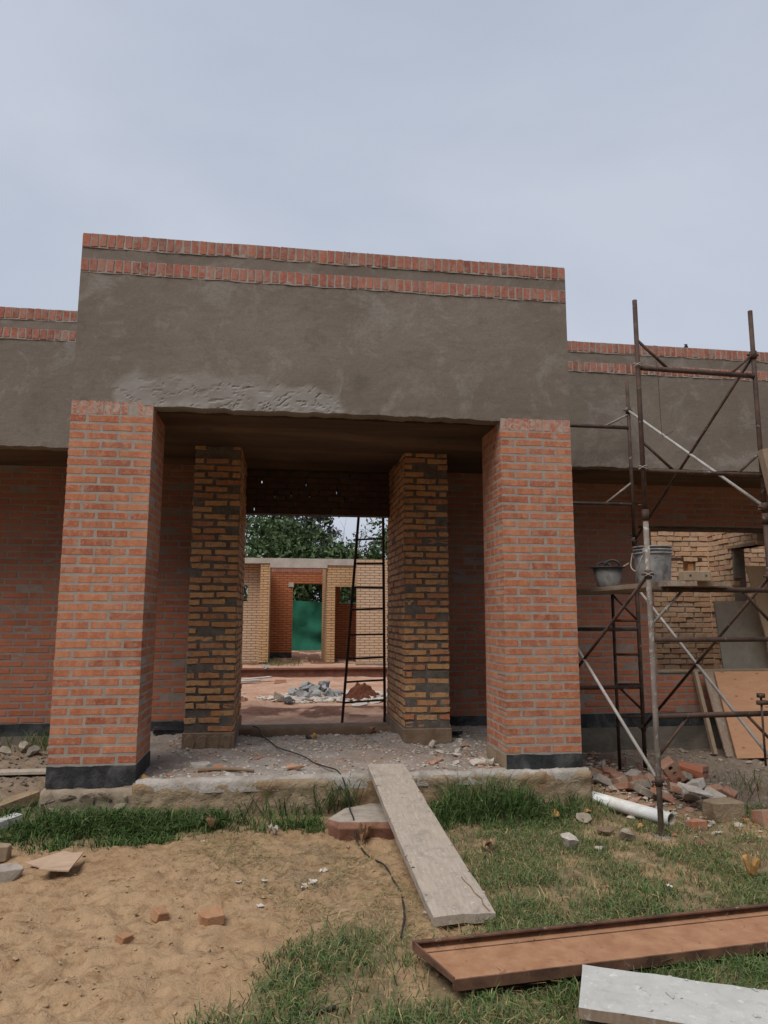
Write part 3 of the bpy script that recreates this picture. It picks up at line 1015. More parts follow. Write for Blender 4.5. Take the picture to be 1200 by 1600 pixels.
lb = mb.build('lintel_beam', 'shaded_mortar', house)
sp = wall_face(bx0 + 0.03, bx1 - 0.03, bz0 + 0.01, bz1, by0 - 0.006, 0.0665, 0.012, (), 0.0, 0.214, 0.012, 0.004)
for hx, hz in HOLES:
    ns = []
    for s in sp:
        if abs(s[0] - hx) < s[4] / 2 + 0.009 and abs(s[2] - hz) < s[5] / 2 + 0.027:
            for a, b in ((s[0] - s[4] / 2, hx - 0.009), (hx + 0.009, s[0] + s[4] / 2)):
                if b - a > 0.02: ns.append(((a + b) / 2, *s[1:4], b - a, *s[5:]))
        else:
            ns.append(s)
    sp = ns
lay(lb, sp, 'shaded_brick', 0.0045)


# plastered parapets with soldier bands
def parapet(name, x0, x1, yf, z0, z1, bands, patch, lab, step=0.014, thick=0.15, jag=0.012, extra=None):
    nxx = int((x1 - x0) / step); nzz = int((z1 - z0) / step)
    u = np.linspace(x0, x1, nxx + 1); v = np.linspace(z0, z1, nzz + 1)
    U, V = np.meshgrid(u, v)
    pm = np.zeros_like(U)
    if patch is not None:
        wob = (fbm(U * 5, V * 5, 3, 4) - 0.5) * 0.22
        pm = poly_mask(U + wob, V + wob * 0.7, patch, 0.045) * (0.55 + 0.45 * sstep(0.35, 0.6, fbm(U * 3, V * 5, 29, 3)))
    cell = np.abs(2 * fbm(U * 5 + 2.5 * fbm(U * 4, V * 4, 9, 2), V * 12 + 1.5 * fbm(U * 6, V * 6, 19, 2), 12, 3) - 1)
    crack = sstep(0.045, 0.005, cell)
    pit = sstep(0.62, 0.75, fbm(U * 18, V * 40, 77, 3))
    flat = (fbm(U * 2.3, V * 2.3, 40, 4) - 0.5) * 0.010 + (fbm(U * 22, V * 22, 41, 2) - 0.5) * 0.0022
    disp = flat + pm * (-0.002 + crack * 0.0065 + pit * 0.003 + (fbm(U * 4, V * 7, 55, 4) - 0.5) * 0.005)
    Y = yf + 0.0055 + disp
    # rough lower lip
    edge = sstep(0.05, 0.0, V - z0)
    Vd = V + edge * (fbm(U * 14, U * 0 + 2.2, 8, 4) - 0.5) * 2 * jag
    Y = Y + edge * (fbm(U * 20, U * 0 + 1.2, 18, 3) - 0.5) * 0.014
    n1, n2 = nxx + 1, nzz + 1
    verts = np.stack([U, Y, Vd], -1).reshape(-1, 3)
    idx = np.arange(n1 * n2).reshape(n2, n1)
    faces = np.stack([idx[:-1, :-1], idx[:-1, 1:], idx[1:, 1:], idx[1:, :-1]], -1).reshape(-1, 4)
    # back and rims
    nb = len(verts)
    rim = np.concatenate([idx[0, :], idx[1:, -1], idx[-1, -2::-1], idx[-2:0:-1, 0]])
    bv = verts[rim].copy(); bv[:, 1] = yf + thick
    verts = np.concatenate([verts, bv])
    m_ = len(rim)
    side = np.stack([rim, np.arange(m_) + nb, np.roll(np.arange(m_), -1) + nb, np.roll(rim, -1)], -1)[:, ::-1]
    side = side[:, ::-1]
    faces = np.concatenate([faces, side])
    att = np.concatenate([pm.ravel(), np.zeros(m_)])
    if extra is not None:
        att[:nb] = np.maximum(att[:nb], extra(U, V).ravel())
    o = bpy.data.objects.new(name, npmesh(name, verts, faces, 'plaster', False, {'patch': ('FLOAT', att)}))
    link(o, house)
    o['label'] = lab
    sp = []
    for bz, bh in bands:
        n = int(round((x1 - x0) / 0.0645))
        wv = (x1 - x0) / n
        for i in range(n):
            sp.append((x0 + wv * (i + 0.5), yf - random.uniform(0.001, 0.004), bz + bh / 2 + random.uniform(-.003, .003), 0.0, wv - random.uniform(0.009, 0.015), bh - random.uniform(0.0, 0.012), 0.12))
    lay(o, sp, 'band_brick', 0.0035, 298)
    # light bedding mortar behind each band
    for bz, bh in bands:
        wavy_band('bedding_mortar', x0 + 0.004, x1 - 0.004, yf + 0.0008, bz - 0.008, bz + bh - 0.002, 'mortar', o, 0.008, int(bz * 10), 'x', 0.02)
    return o


PATCH = [(0.30, 2.60), (0.28, 2.80), (0.42, 2.93), (0.95, 2.90), (1.55, 2.88), (2.02, 2.80), (2.06, 2.60)]
par = parapet('parapet', 0.0, 3.99, 0.0, 2.668, 4.05, [(3.945, 0.112), (3.74, 0.106)], PATCH, 'tall plastered parapet over the porch with two brick bands')
wp = parapet('wing_parapet', -2.6, 0.10, 1.20, 2.585, 3.903, [(3.80, 0.108), (3.61, 0.10)], None, 'lower parapet of the left wing', 0.025)
wp2 = parapet('wing_parapet', 3.90, 8.6, 1.20, 2.57, 3.895, [(3.787, 0.108), (3.575, 0.10)], None, 'lower parapet of the right wing', 0.025)

# roof slabs whose undersides are the soffits
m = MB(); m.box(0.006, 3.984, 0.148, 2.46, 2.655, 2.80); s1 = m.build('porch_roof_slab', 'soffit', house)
for x, y in ((0.95, 0.6), (2.15, 0.55), (3.05, 0.75)):
    q = MB(); q.lathe([(0.0, -0.004), (0.035, -0.004), (0.04, 0.0)], 14, (x, y, 2.655)); q.build('ceiling_socket', 'dark_rubber', s1)
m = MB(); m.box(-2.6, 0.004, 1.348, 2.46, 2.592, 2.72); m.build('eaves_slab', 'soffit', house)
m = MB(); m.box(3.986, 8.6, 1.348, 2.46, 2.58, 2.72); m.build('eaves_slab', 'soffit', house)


# porch floor: rough dusty slab with a concrete lip
def grid_obj(name, x0, x1, y0, y1, step, zf, mat, parent=None, skirt=None):
    u = axis_lines([(x0, x1, step)]); v = axis_lines([(y0, y1, step)])
    U, V = np.meshgrid(u, v)
    Z = zf(U, V)
    n1, n2 = len(u), len(v)
    verts = np.stack([U, V, Z], -1).reshape(-1, 3)
    idx = np.arange(n1 * n2).reshape(n2, n1)
    faces = np.stack([idx[:-1, :-1], idx[:-1, 1:], idx[1:, 1:], idx[1:, :-1]], -1).reshape(-1, 4)
    if skirt is not None:
        nb = len(verts)
        rim = np.concatenate([idx[0, :], idx[1:, -1], idx[-1, -2::-1], idx[-2:0:-1, 0]])
        bv = verts[rim].copy(); bv[:, 2] = skirt
        verts = np.concatenate([verts, bv]); m_ = len(rim)
        faces = np.concatenate([faces, np.stack([rim, np.arange(m_) + nb, np.roll(np.arange(m_), -1) + nb, np.roll(rim, -1)], -1)])
    o = bpy.data.objects.new(name, npmesh(name, verts, faces, mat, True))
    return link(o, parent)


def porch_z(U, V):
    edge = sstep(0.35, 0.05, V)
    z = PZ + 0.010 + (fbm(U * 3, V * 3, 101, 4) - 0.5) * 0.05 * (1 - edge) + (fbm(U * 24, V * 24, 102, 3) - 0.5) * 0.020 + (fbm(U * 60, V * 60, 103, 2) - 0.5) * 0.012
    z = z + np.exp(-(((U - 2.72) / 0.16) ** 2 + ((V - 1.5) / 0.3) ** 2)) * 0.05 + np.exp(-(((U - 1.25) / 0.12) ** 2 + ((V - 1.6) / 0.35) ** 2)) * 0.03
    z = z + sstep(1.7, 2.1, V) * 0.02 * ((U < 0.8) | (U > 3.2))
    z = z - sstep(1.80, 1.95, V) * 0.045 * ((U > 1.2) & (U < 2.65))
    return z


pf = grid_obj('porch_floor', 0.05, 4.02, 0.0, 2.14, 0.02, porch_z, 'dust', house, -0.5)


def wall_sheet(name, x0, x1, z0, z1, yf, step, mat, parent, amp, seed, thick=0.12, topamp=0.01):
    u = axis_lines([(x0, x1, step)]); v = axis_lines([(z0, z1, step)])
    U, V = np.meshgrid(u, v)
    Y = yf - (fbm(U * 6, V * 8, seed, 4) - 0.5) * amp - (fbm(U * 24, V * 24, seed + 3, 3) - 0.5) * amp * 0.4
    round_ = sstep(0.03, 0.0, z1 - V)
    Y = Y + round_ * 0.018
    Vd = V + (V > z1 - 0.01) * (fbm(U * 8, U * 0, seed + 7, 4) - 0.5) * 2 * topamp
    n1, n2 = len(u), len(v)
    verts = np.stack([U, Y, Vd], -1).reshape(-1, 3)
    idx = np.arange(n1 * n2).reshape(n2, n1)
    faces = np.stack([idx[:-1, :-1], idx[:-1, 1:], idx[1:, 1:], idx[1:, :-1]], -1).reshape(-1, 4)
    nb = len(verts)
    rim = np.concatenate([idx[0, :], idx[1:, -1], idx[-1, -2::-1], idx[-2:0:-1, 0]])
    bv = verts[rim].copy(); bv[:, 1] = yf + thick
    verts = np.concatenate([verts, bv]); m_ = len(rim)
    faces = np.concatenate([faces, np.stack([rim, np.arange(m_) + nb, np.roll(np.arange(m_), -1) + nb, np.roll(rim, -1)], -1)])
    o = bpy.data.objects.new(name, npmesh(name, verts, faces, mat, True))
    return link(o, parent)


wall_sheet('slab_edge', 0.60, 4.03, -0.6, -0.124, -0.065, 0.018, 'concrete', house, 0.05, 141, 0.14, 0.006)
ftg = wall_sheet('stone_footing', -0.02, 0.64, -0.6, -0.16, -0.055, 0.018, 'footing', house, 0.05, 152, 0.4, 0.01)
grid_obj('slab_lip', 0.62, 4.02, -0.062, 0.16, 0.016, lambda U, V: PZ + 0.022 + (fbm(U * 7, V * 7, 171, 3) - 0.5) * 0.02 + (fbm(U * 40, V * 40, 172, 3) - 0.5) * 0.014 - sstep(0.02, 0.15, V + (fbm(U * 5, V * 5, 173, 3) - 0.5) * 0.14) * 0.03 - sstep(-0.045, -0.062, V) * 0.03, 'lip', house, -0.2)
# sill between the piers
wall_sheet('door_sill', 1.20, 2.80, -0.3, -0.075, 1.98, 0.03, 'pier_foot', house, 0.03, 161, 0.35, 0.006)


# ------------------------------------------------------------------ rocks and rubble
def rock_geo(seed, size, sub=2, rough=0.35, flat=1.0, cuts=5):
    rr = random.Random(seed)
    bm = bmesh.new()
    bmesh.ops.create_icosphere(bm, subdivisions=sub, radius=1.0)
    planes = []
    for _ in range(cuts):
        n = Vector((rr.gauss(0, 1), rr.gauss(0, 1), rr.gauss(0, 1))).normalized()
        planes.append((n, rr.uniform(0.30, 0.62)))
    for vtx in bm.verts:
        p = vtx.co.copy()
        for n, d in planes:
            e = p.dot(n) - d
            if e > 0: p -= n * e
        p *= 1 + rr.uniform(-rough, rough) * 0.20
        vtx.co = Vector((p.x * size[0], p.y * size[1], p.z * size[2] * flat))
    v = np.array([tuple(x.co) for x in bm.verts], np.float32)
    f = np.array([[x.index for x in fc.verts] for fc in bm.faces], np.int32)
    bm.free()
    return v, f


def rock(name, loc, size, mat, seed, rot=None, parent=None, sub=2, rough=0.5, cuts=9):
    v, f = rock_geo(seed, size, sub, rough, 1.0, cuts)
    o = bpy.data.objects.new(name, npmesh(name, v, f, mat))
    o.location = loc
    rr = random.Random(seed + 5)
    o.rotation_euler = rot if rot is not None else (rr.uniform(-.3, .3), rr.uniform(-.3, .3), rr.uniform(0, 6.28))
    return link(o, parent)


def scatter_rocks(name, pts, sizes, mat, seed, parent=None, flat=0.6):
    """many small chips joined into one mesh"""
    V, F, nb = [], [], 0
    base = [rock_geo(seed + i, (1, 1, flat), 1, 0.6, 1.0, 5) for i in range(8)]
    rr = np.random.default_rng(seed)
    for (x, y, z), s in zip(pts, sizes):
        v, f = base[rr.integers(8)]
        a, b = rr.uniform(0, 6.28), rr.uniform(-0.5, 0.5)
        ca, sa, cb_, sb = math.cos(a), math.sin(a), math.cos(b), math.sin(b)
        p = v * s * np.array([rr.uniform(.7, 1.4), rr.uniform(.6, 1.1), rr.uniform(.5, 1.0)])
        q = np.stack([p[:, 0], p[:, 1] * cb_ - p[:, 2] * sb, p[:, 1] * sb + p[:, 2] * cb_], -1)
        q = np.stack([q[:, 0] * ca - q[:, 1] * sa + x, q[:, 0] * sa + q[:, 1] * ca + y, q[:, 2] + z], -1)
        V.append(q); F.append(f + nb); nb += len(q)
    o = bpy.data.objects.new(name, npmesh(name, np.concatenate(V), np.concatenate(F), mat))
    return link(o, parent)


# stones showing in the footing of the left column
for i, (x, z, a, b) in enumerate([(0.03, -.22, .055, .045), (0.16, -.20, .06, .035), (0.30, -.215, .06, .05), (0.43, -.20, .05, .035), (0.11, -.30, .06, .04), (0.24, -.31, .05, .05),
                                  (0.37, -.30, .055, .045), (0.50, -.29, .06, .05), (0.02, -.36, .05, .04), (0.56, -.21, .04, .03)]):
    rock('footing_stone', (x, -0.055, z), (a * 1.25, 0.035, b * 1.25), 'footing', 200 + i, (random.uniform(-.2, .2), random.uniform(-.5, .5), 0), ftg, 2)

# dust, chips and rubble lying on the porch floor
rr = np.random.default_rng(5)
pts, sz = [], []
for _ in range(3000):
    x, y = rr.uniform(0.62, 3.95), rr.uniform(0.0, 2.1)
    if (0.76 < x < 1.23 or 2.77 < x < 3.24) and y > 1.22: continue
    if 3.37 < x < 4.0 and y < 0.57: continue
    wgt = 0.35 + 0.9 * math.exp(-((x - 3.1) / 0.45) ** 2) * (0.15 < y < 1.3) + 0.5 * (y < 0.35 and x < 1.9) + 0.5 * (y > 1.0)
    if rr.uniform() > wgt: continue
    pts.append((x, y, float(porch_z(np.array([x]), np.array([y]))[0]) + 0.003)); sz.append(rr.gamma(2.0, 0.0042) + 0.004)
tag(scatter_rocks('rubble_chips', pts, sz, 'rock_white', 300), 'loose pale plaster chips strewn over the porch floor', 'rubble', kind='stuff')
pts, sz = [], []
for _ in range(420):
    x, y = rr.uniform(0.62, 3.3), rr.uniform(0.05, 1.9)
    if (0.76 < x < 1.23 or 2.77 < x < 3.24) and y > 1.22: continue
    pts.append((x, y, float(porch_z(np.array([x]), np.array([y]))[0]) + 0.003)); sz.append(rr.gamma(2.0, 0.004) + 0.004)
tag(scatter_rocks('brick_chips', pts, sz, 'chunk_brick', 330), 'small orange brick crumbs strewn over the porch floor', 'rubble', kind='stuff')


def pz(x, y):
    return float(porch_z(np.array([x]), np.array([y]))[0])


def chunk(name, loc, dims, mat, seed, rot, label, cat, group=None):
    """broken brick: a box with knocked-off corners"""
    rr = random.Random(seed)
    bm = bmesh.new()
    bmesh.ops.create_cube(bm, size=1.0)
    for vtx in bm.verts:
        vtx.co = Vector((vtx.co.x * dims[0], vtx.co.y * dims[1], vtx.co.z * dims[2])) * rr.uniform(0.82, 1.05)
    for _ in range(2):
        n = Vector((rr.gauss(0, 1), rr.gauss(0, 1), rr.gauss(0, 0.6))).normalized()
        ext = max(vtx.co.dot(n) for vtx in bm.verts)
        r = bmesh.ops.bisect_plane(bm, geom=bm.verts[:] + bm.edges[:] + bm.faces[:], plane_co=n * ext * rr.uniform(0.62, 0.85), plane_no=n, clear_outer=True)
        bmesh.ops.holes_fill(bm, edges=bm.edges[:])
    bmesh.ops.bevel(bm, geom=bm.edges[:], offset=min(dims) * 0.06, segments=1, affect='EDGES', clamp_overlap=True)
    bmesh.ops.recalc_face_normals(bm, faces=bm.faces)
    me = bpy.data.meshes.new(name); bm.to_mesh(me); bm.free()
    me.materials.append(MAT[mat])
    o = bpy.data.objects.new(name, me)
    o.location = loc; o.rotation_euler = rot
    link(o)
    return tag(o, label, cat, group)


tag(rock('stone', (0.665, 0.06, pz(0.665, 0.06) + 0.02), (0.055, 0.04, 0.026), 'chunk_yellow', 401), 'small ochre stone at the inner foot of the left porch column', 'stone')
chunk('brick_fragment', (1.02, 0.42, PZ + 0.028), (0.16, 0.10, 0.035), 'rock_white', 402, (0.05, 0.02, 0.3), 'flat pale broken slab lying behind the stick on the porch', 'brick')
tag(rock('stone', (1.74, 0.25, PZ + 0.03), (0.10, 0.05, 0.02), 'chunk_brick', 403), 'flat orange chunk near the porch edge right of the stick', 'stone')
tag(rock('stone', (1.965, 1.56, PZ + 0.05), (0.032, 0.028, 0.055), 'chunk_yellow', 404, (0, 0.1, 0)), 'upright orange brick shard in the middle of the porch floor', 'stone')
tag(rock('stone', (1.90, 1.60, PZ + 0.03), (0.06, 0.03, 0.02), 'dark_rubber', 405), 'dark lump beside the upright shard on the porch floor', 'stone')
tag(rock('stone', (3.02, 1.06, PZ + 0.045), (0.05, 0.04, 0.05), 'rock_white', 406), 'pale pointed stone before the foot of the right pier', 'stone')
tag(rock('stone', (2.56, 1.93, PZ + 0.05), (0.05, 0.035, 0.035), 'chunk_brick', 407), 'orange brick lump against the door sill', 'stone')
tag(rock('stone', (3.335, 0.24, PZ + 0.04), (0.05, 0.06, 0.05), 'rock_white', 408), 'white plaster lump at the inner foot of the right porch column', 'stone')
tag(rock('stone', (3.20, 0.24, PZ + 0.03), (0.08, 0.05, 0.035), 'rock_white', 409), 'broad whitish lump left of the right porch column', 'stone')
for i, (x, y, s) in enumerate([(3.05, .32, .06), (2.95, .42, .05), (3.12, .55, .06), (3.28, .62, .07), (2.86, .30, .05), (3.2, .82, .06), (3.0, .75, .05), (3.3, 1.0, .06), (3.32, 1.25, .05), (3.3, .42, .05)]):
    tag(rock('rubble_stone', (x, y, pz(x, y) + s * 0.25), (s, s * .7, s * .45), ['rock_white', 'chunk_brick', 'rock_white'][i % 3], 420 + i), 'lump of plaster rubble scattered between right pier and right porch column', 'rubble', 'rubble by the right porch column')
st = MB(); st.tube(smooth_curve([(1.02, 0.22, PZ + 0.03), (1.2, 0.235, PZ + 0.035), (1.36, 0.20, PZ + 0.03), (1.44, 0.18, PZ + 0.025)], 5), [0.014] * 8 + [0.011] * 8, 7)
tag(st.build('stick', 'stick'), 'thin brown stick lying along the front edge of the porch', 'stick')
# bitumen scraps at the wall foot
m = MB(); m.box(-0.17, 0.17, -0.05, 0.05, -0.02, 0.02, None, 0.02)
o = m.build('tar_scrap', 'bitumen'); o.location = (0.55, 2.02, PZ + 0.05); o.rotation_euler = (0.2, 0.05, 0.1)
tag(o, 'crumpled black tar strip at the wall foot beside the left pier', 'tar')
m = MB(); m.box(-0.12, 0.12, -0.03, 0.03, -0.012, 0.012, None, 0.01)
o = m.build('tar_scrap', 'bitumen'); o.location = (3.30, 1.55, PZ + 0.05); o.rotation_euler = (0.1, -0.1, -0.9)
tag(o, 'black tar strip on the floor beside the right pier', 'tar')

# ------------------------------------------------------------------ objects in front of the porch
# ramp plank
PA = Vector((2.290, -0.02, -0.085)); PB = Vector((2.372, -1.98, GZ + 0.02))
PC = Vector((2.565, -0.02, -0.085)); PD = Vector((2.685, -1.97, GZ + 0.02))
n = 26
V, F = [], []
for i in range(n + 1):
    t = i / n
    a = PA.lerp(PB, t); b = PC.lerp(PD, t)
    sag = -0.012 * math.sin(PI * t)
    dxa = (vnoise(t * 14, 3.3, 5) - .5) * 0.008; dxb = (vnoise(t * 14, 8.3, 5) - .5) * 0.010
    for k in range(7):
        p = a.lerp(b, k / 6)
        yy = p.y + (0 if i < n else float(vnoise(k * 1.3, 2.0, 4) - .5) * 0.018)
        V.append((p.x + (dxa if k == 0 else dxb if k == 6 else 0), yy, p.z + sag + 0.045 - (0.004 if k in (0, 6) else 0)))
nb = len(V)
V += [(x, y, z - 0.042) for x, y, z in V]
for i in range(n):
    for k in range(6):
        q = i * 7 + k
        F.append((q, q + 1, q + 8, q + 7)); F.append((nb + q + 7, nb + q + 8, nb + q + 1, nb + q))
    F.append((i * 7, i * 7 + 7, nb + i * 7 + 7, nb + i * 7)); F.append((nb + i * 7 + 6, nb + i * 7 + 13, i * 7 + 13, i * 7 + 6))
for k in range(6):
    F.append((k + 1, k, nb + k, nb + k + 1)); q = n * 7 + k; F.append((q, q + 1, nb + q + 1, nb + q))
mb = MB(); mb.add(V, F)
ramp = mb.build('ramp_plank', 'ramp_plank')
tag(ramp, 'worn wooden plank ramp leaning from the grass up to the porch', 'plank')
cr = MB()
cpts = [(2.655, -1.962), (2.640, -1.90), (2.648, -1.85), (2.625, -1.79), (2.622, -1.73), (2.605, -1.68), (2.598, -1.63)]
for (x1_, y1_), (x2_, y2_) in zip(cpts[:-1], cpts[1:]):
    z1_ = PA.lerp(PB, (-.02 - y1_) / 1.96).z + 0.0455 - 0.012 * math.sin(PI * (-.02 - y1_) / 1.96)
    z2_ = PA.lerp(PB, (-.02 - y2_) / 1.96).z + 0.0455 - 0.012 * math.sin(PI * (-.02 - y2_) / 1.96)
    cr.bar((x1_, y1_, z1_), (x2_, y2_, z2_), 0.005, 0.003)
cr.build('crack', 'stick', ramp)

rp = np.random.default_rng(61)
pts, sz = [], []
for _ in range(70):
    t, u_ = rp.uniform(0.03, 0.97), rp.beta(0.6, 0.6)
    p = PA.lerp(PB, t).lerp(PC.lerp(PD, t), u_)
    pts.append((p.x, p.y, p.z - 0.012 * math.sin(PI * t) + 0.045)); sz.append(rp.gamma(2, 0.0035) + 0.003)
o = scatter_rocks('cement_crust', pts, sz, 'lip', 1301, ramp, 0.35); o['kind'] = 'stuff'

# red stone slab under the plank
poly = [(1.965, -0.44), (2.03, -0.575), (2.27, -0.585), (2.45, -0.62), (2.46, -0.12), (2.31, -0.06), (2.10, -0.22)]
mb = MB()
zz0, zz1 = GZ - 0.02, GZ + 0.115
top = [(x + random.uniform(-.01, .01), y + 0.01, zz1 + random.uniform(-.008, .008)) for x, y in poly]
mid = [(x * 1.0, y - 0.012, zz1 - 0.03) for x, y in poly]
bot = [(x + 0.01, y + 0.02, zz0) for x, y in poly]
npoly = len(poly)
mb.add(top + mid + bot, [tuple(range(npoly))])
mb.mi[-1] = 1
mb.cur = 0
for a, b in ((0, npoly), (npoly, 2 * npoly)):
    for i in range(npoly):
        mb.f.append([a + i, b + i, b + (i + 1) % npoly, a + (i + 1) % npoly]); mb.mi.append(0)
tag(mb.build('stone_slab', ['sandstone', 'stone_top'], None, False, 0.004), 'flat red stone slab with cement on top beside the plank ramp', 'stone')


def cable(name, pts, r, label, n=8):
    m = MB(); m.tube(smooth_curve(pts, n), r, 6)
    return tag(m.build(name, 'cable', None, True), label, 'cable')


g = lambda x, y, d=0.012: (x, y, gh(x, y) + d)
cable('cable', [(1.36, 2.05, -0.05), (1.42, 1.96, -0.06), (1.47, 1.75, PZ + .03), (1.55, 1.4, PZ + .03), (1.62, 1.1, PZ + .03), (1.75, 0.85, PZ + .03), (1.85, 0.62, PZ + .03), (1.90, 0.42, PZ + .03), (1.98, 0.20, PZ + .04),
                (2.06, 0.05, PZ + .04), (2.10, -0.06, -0.13), (2.125, -0.13, -0.22), (2.13, -0.30, -0.285), (2.135, -0.5, -0.29), (2.14, -0.60, -0.36), g(2.15, -0.66), g(2.19, -0.90), g(2.26, -1.12),
                g(2.285, -1.30), g(2.29, -1.5), g(2.255, -1.85), g(2.20, -2.08)], 0.0055, 'thin black cable trailing from the porch over the stone slab')
cable('cable', [g(1.45, -2.85), g(1.62, -2.70), g(1.74, -2.655), g(1.86, -2.62)], 0.009, 'short end of black cable in the turf at the bottom edge')

# rusty steel channel
ca, cb2 = Vector((2.215, -2.32, 0)), Vector((4.35, -2.12, 0))
ax = (cb2 - ca).normalized(); L = (cb2 - ca).length
ch = empty('steel_channel', (ca.x, ca.y, GZ + 0.075), math.atan2(ax.y, ax.x), 'rusty orange steel channel lying across the turf', 'steel channel')
wd_ = 0.30
m = MB(); nseg = 24
m.prism([(0.0, 0.0), (0.078, -wd_), (L, -wd_), (L, 0.0)], -0.004, 0.0)
m.build('channel_web', 'channel', ch)
m = MB(); m.box(-0.004, L, -0.004, 0.004, -0.005, 0.032); m.box(-0.004, L, -0.018, -0.004, 0.026, 0.032); m.build('flange', 'channel_dark', ch)
m = MB(); m.box(-0.006 + 0.08, L, -wd_ - 0.005, -wd_ + 0.003, -0.035, 0.006); m.build('flange', 'channel_dark', ch)
m = MB(); m.bar((0.03, -0.05, 0.0012), (L, -0.05, 0.0012), 0.006, 0.003); m.build('seam', 'channel_dark', ch)
m = MB(); m.add([(-0.006, 0.0, -0.004), (0.075, -wd_, -0.006), (0.075, -wd_, 0.014), (-0.006, 0.0, 0.032), (0.002, 0.0, -0.004), (0.083, -wd_, -0.006), (0.083, -wd_, 0.014), (0.002, 0.0, 0.032)],
                  [(0, 1, 2, 3), (7, 6, 5, 4), (0, 3, 7, 4), (1, 5, 6, 2), (3, 2, 6, 7), (0, 4, 5, 1)])
m.build('end_plate', 'channel_dark', ch)

# cement-caked white board in the corner
wb = MB()
z1 = GZ + 0.085
P4 = [(2.865, -2.575), (3.75, -2.98), (3.62, -3.30), (2.72, -2.875)]
rows, colsn = 14, 6
V, F = [], []
for i in range(rows + 1):
    for k in range(colsn + 1):
        t, s = i / rows, k / colsn
        a = Vector(P4[0]).lerp(Vector(P4[1]), t); b = Vector(P4[3]).lerp(Vector(P4[2]), t)
        p = a.lerp(b, s)
        e = (k in (0, colsn)) * (float(vnoise(t * 20, k, 3)) - .5) * 0.012
        V.append((p.x, p.y + e, z1 + (float(fbm(p.x * 12, p.y * 12, 5, 3)) - .5) * 0.008))
nb = len(V); V += [(x, y, z - 0.038) for x, y, z in V]
W_ = colsn + 1
for i in range(rows):
    for k in range(colsn):
        q = i * W_ + k
        F.append((q, q + W_, q + W_ + 1, q + 1)); F.append((nb + q, nb + q + 1, nb + q + W_ + 1, nb + q + W_))
wb.add(V, F)
wb.cur = 1
SF = []
for i in range(rows):
    for k in (0, colsn):
        q = i * W_ + k; SF.append((q, q + W_, nb + q + W_, nb + q))
for k in range(colsn):
    for i in (0, rows):
        q = i * W_ + k; SF.append((q, q + 1, nb + q + 1, nb + q))
for f in SF:
    wb.f.append(list(f)); wb.mi.append(1)
wbo = wb.build('cement_board', ['white_board', 'deck_board'])
pts, sz = [], []
for _ in range(90):
    t, u_ = rp.uniform(0.02, 0.98), rp.beta(0.6, 0.6)
    p = Vector(P4[0]).lerp(Vector(P4[1]), t).lerp(Vector(P4[3]).lerp(Vector(P4[2]), t), u_)
    pts.append((p.x, p.y, z1)); sz.append(rp.gamma(2, 0.004) + 0.003)
o = scatter_rocks('cement_crust', pts, sz, 'white_board', 1302, wbo, 0.35); o['kind'] = 'stuff'
tag(wbo, 'white cement-caked board lying in the grass at the bottom right corner', 'board')

# fibre-board scraps on the sand
for poly, z, rot, lab in (([(0.14, -0.79), (0.31, -0.60), (0.42, -0.67), (0.30, -0.90)], 0.022, 0.02, 'lower of two overlapping pale board scraps on the sand'),
                          ([(0.31, -0.80), (0.47, -0.77), (0.465, -1.07), (0.29, -1.03)], 0.036, 0.0, 'upper of two overlapping pale board scraps on the sand')):
    cx = sum(p[0] for p in poly) / 4; cy = sum(p[1] for p in poly) / 4
    m = MB(); m.prism([(x - cx, y - cy) for x, y in poly], -0.004, 0.004)
    o = m.build('board_scrap', 'cardboard'); o.location = (cx, cy, gh(cx, cy) + z + 0.004); o.rotation_euler = (0.03, rot, 0)
    tag(o, lab, 'board', 'board scraps on the sand')

chunk('brick', (-0.06, -0.66, gh(-.06, -.66) + 0.045), (0.16, 0.11, 0.10), 'lumber', 501, (0, 0.05, 0.3), 'brown block at the left edge near the board scraps', 'block')
chunk('concrete_lump', (0.08, -1.02, gh(.08, -1.02) + 0.03), (0.26, 0.12, 0.08), 'stone_top', 502, (0, 0.05, 0.5), 'grey concrete lump at the left edge below the board scraps', 'concrete')
chunk('brick_fragment', (1.06, -1.66, gh(1.06, -1.66) + 0.02), (0.075, 0.065, 0.06), 'dusty_brick', 503, (0.3, 0.2, 0.8), 'angular brick fragment in the sand, left of the other broken brick', 'brick', 'brick fragments in the sand')
chunk('brick_fragment', (1.32, -1.75, gh(1.32, -1.75) + 0.01), (0.12, 0.10, 0.055), 'dusty_brick', 504, (0.1, 0.0, 0.35), 'half brick sunk in the sand, rightmost of the fragments there', 'brick', 'brick fragments in the sand')
chunk('brick_fragment', (0.94, -1.91, gh(.94, -1.91) + 0.005), (0.065, 0.055, 0.05), 'dusty_brick', 505, (0.2, 0.1, 1.0), 'nearest small rounded brick fragment in the sand', 'brick', 'brick fragments in the sand')

# white paper and plaster scraps, dry leaves
def scrap(name, x, y, s, mat, seed, label, cat, dz=0.01, group=None, tall=0.35):
    rr = random.Random(seed)
    V = []; n = 5
    for i in range(n):
        for k in range(n):
            u, v = i / (n - 1) - .5, k / (n - 1) - .5
            r = 1 - 0.35 * rr.random() * (i in (0, n - 1) or k in (0, n - 1))
            V.append((u * s * r * 1.4, v * s * r, s * tall * (rr.random() - .3) + s * tall * (u * u + v * v) * 2))
    F = [(i * n + k, i * n + k + 1, (i + 1) * n + k + 1, (i + 1) * n + k) for i in range(n - 1) for k in range(n - 1)]
    V2 = [(a, b, c - 0.002) for a, b, c in V]
    m = MB(); m.add(V, F); m.add(V2, [tuple(reversed(f)) for f in F])
    o = m.build(name, mat); o.location = (x, y, gh(x, y) + dz); o.rotation_euler = (0, 0, rr.uniform(0, 6))
    return tag(o, label, cat, group)


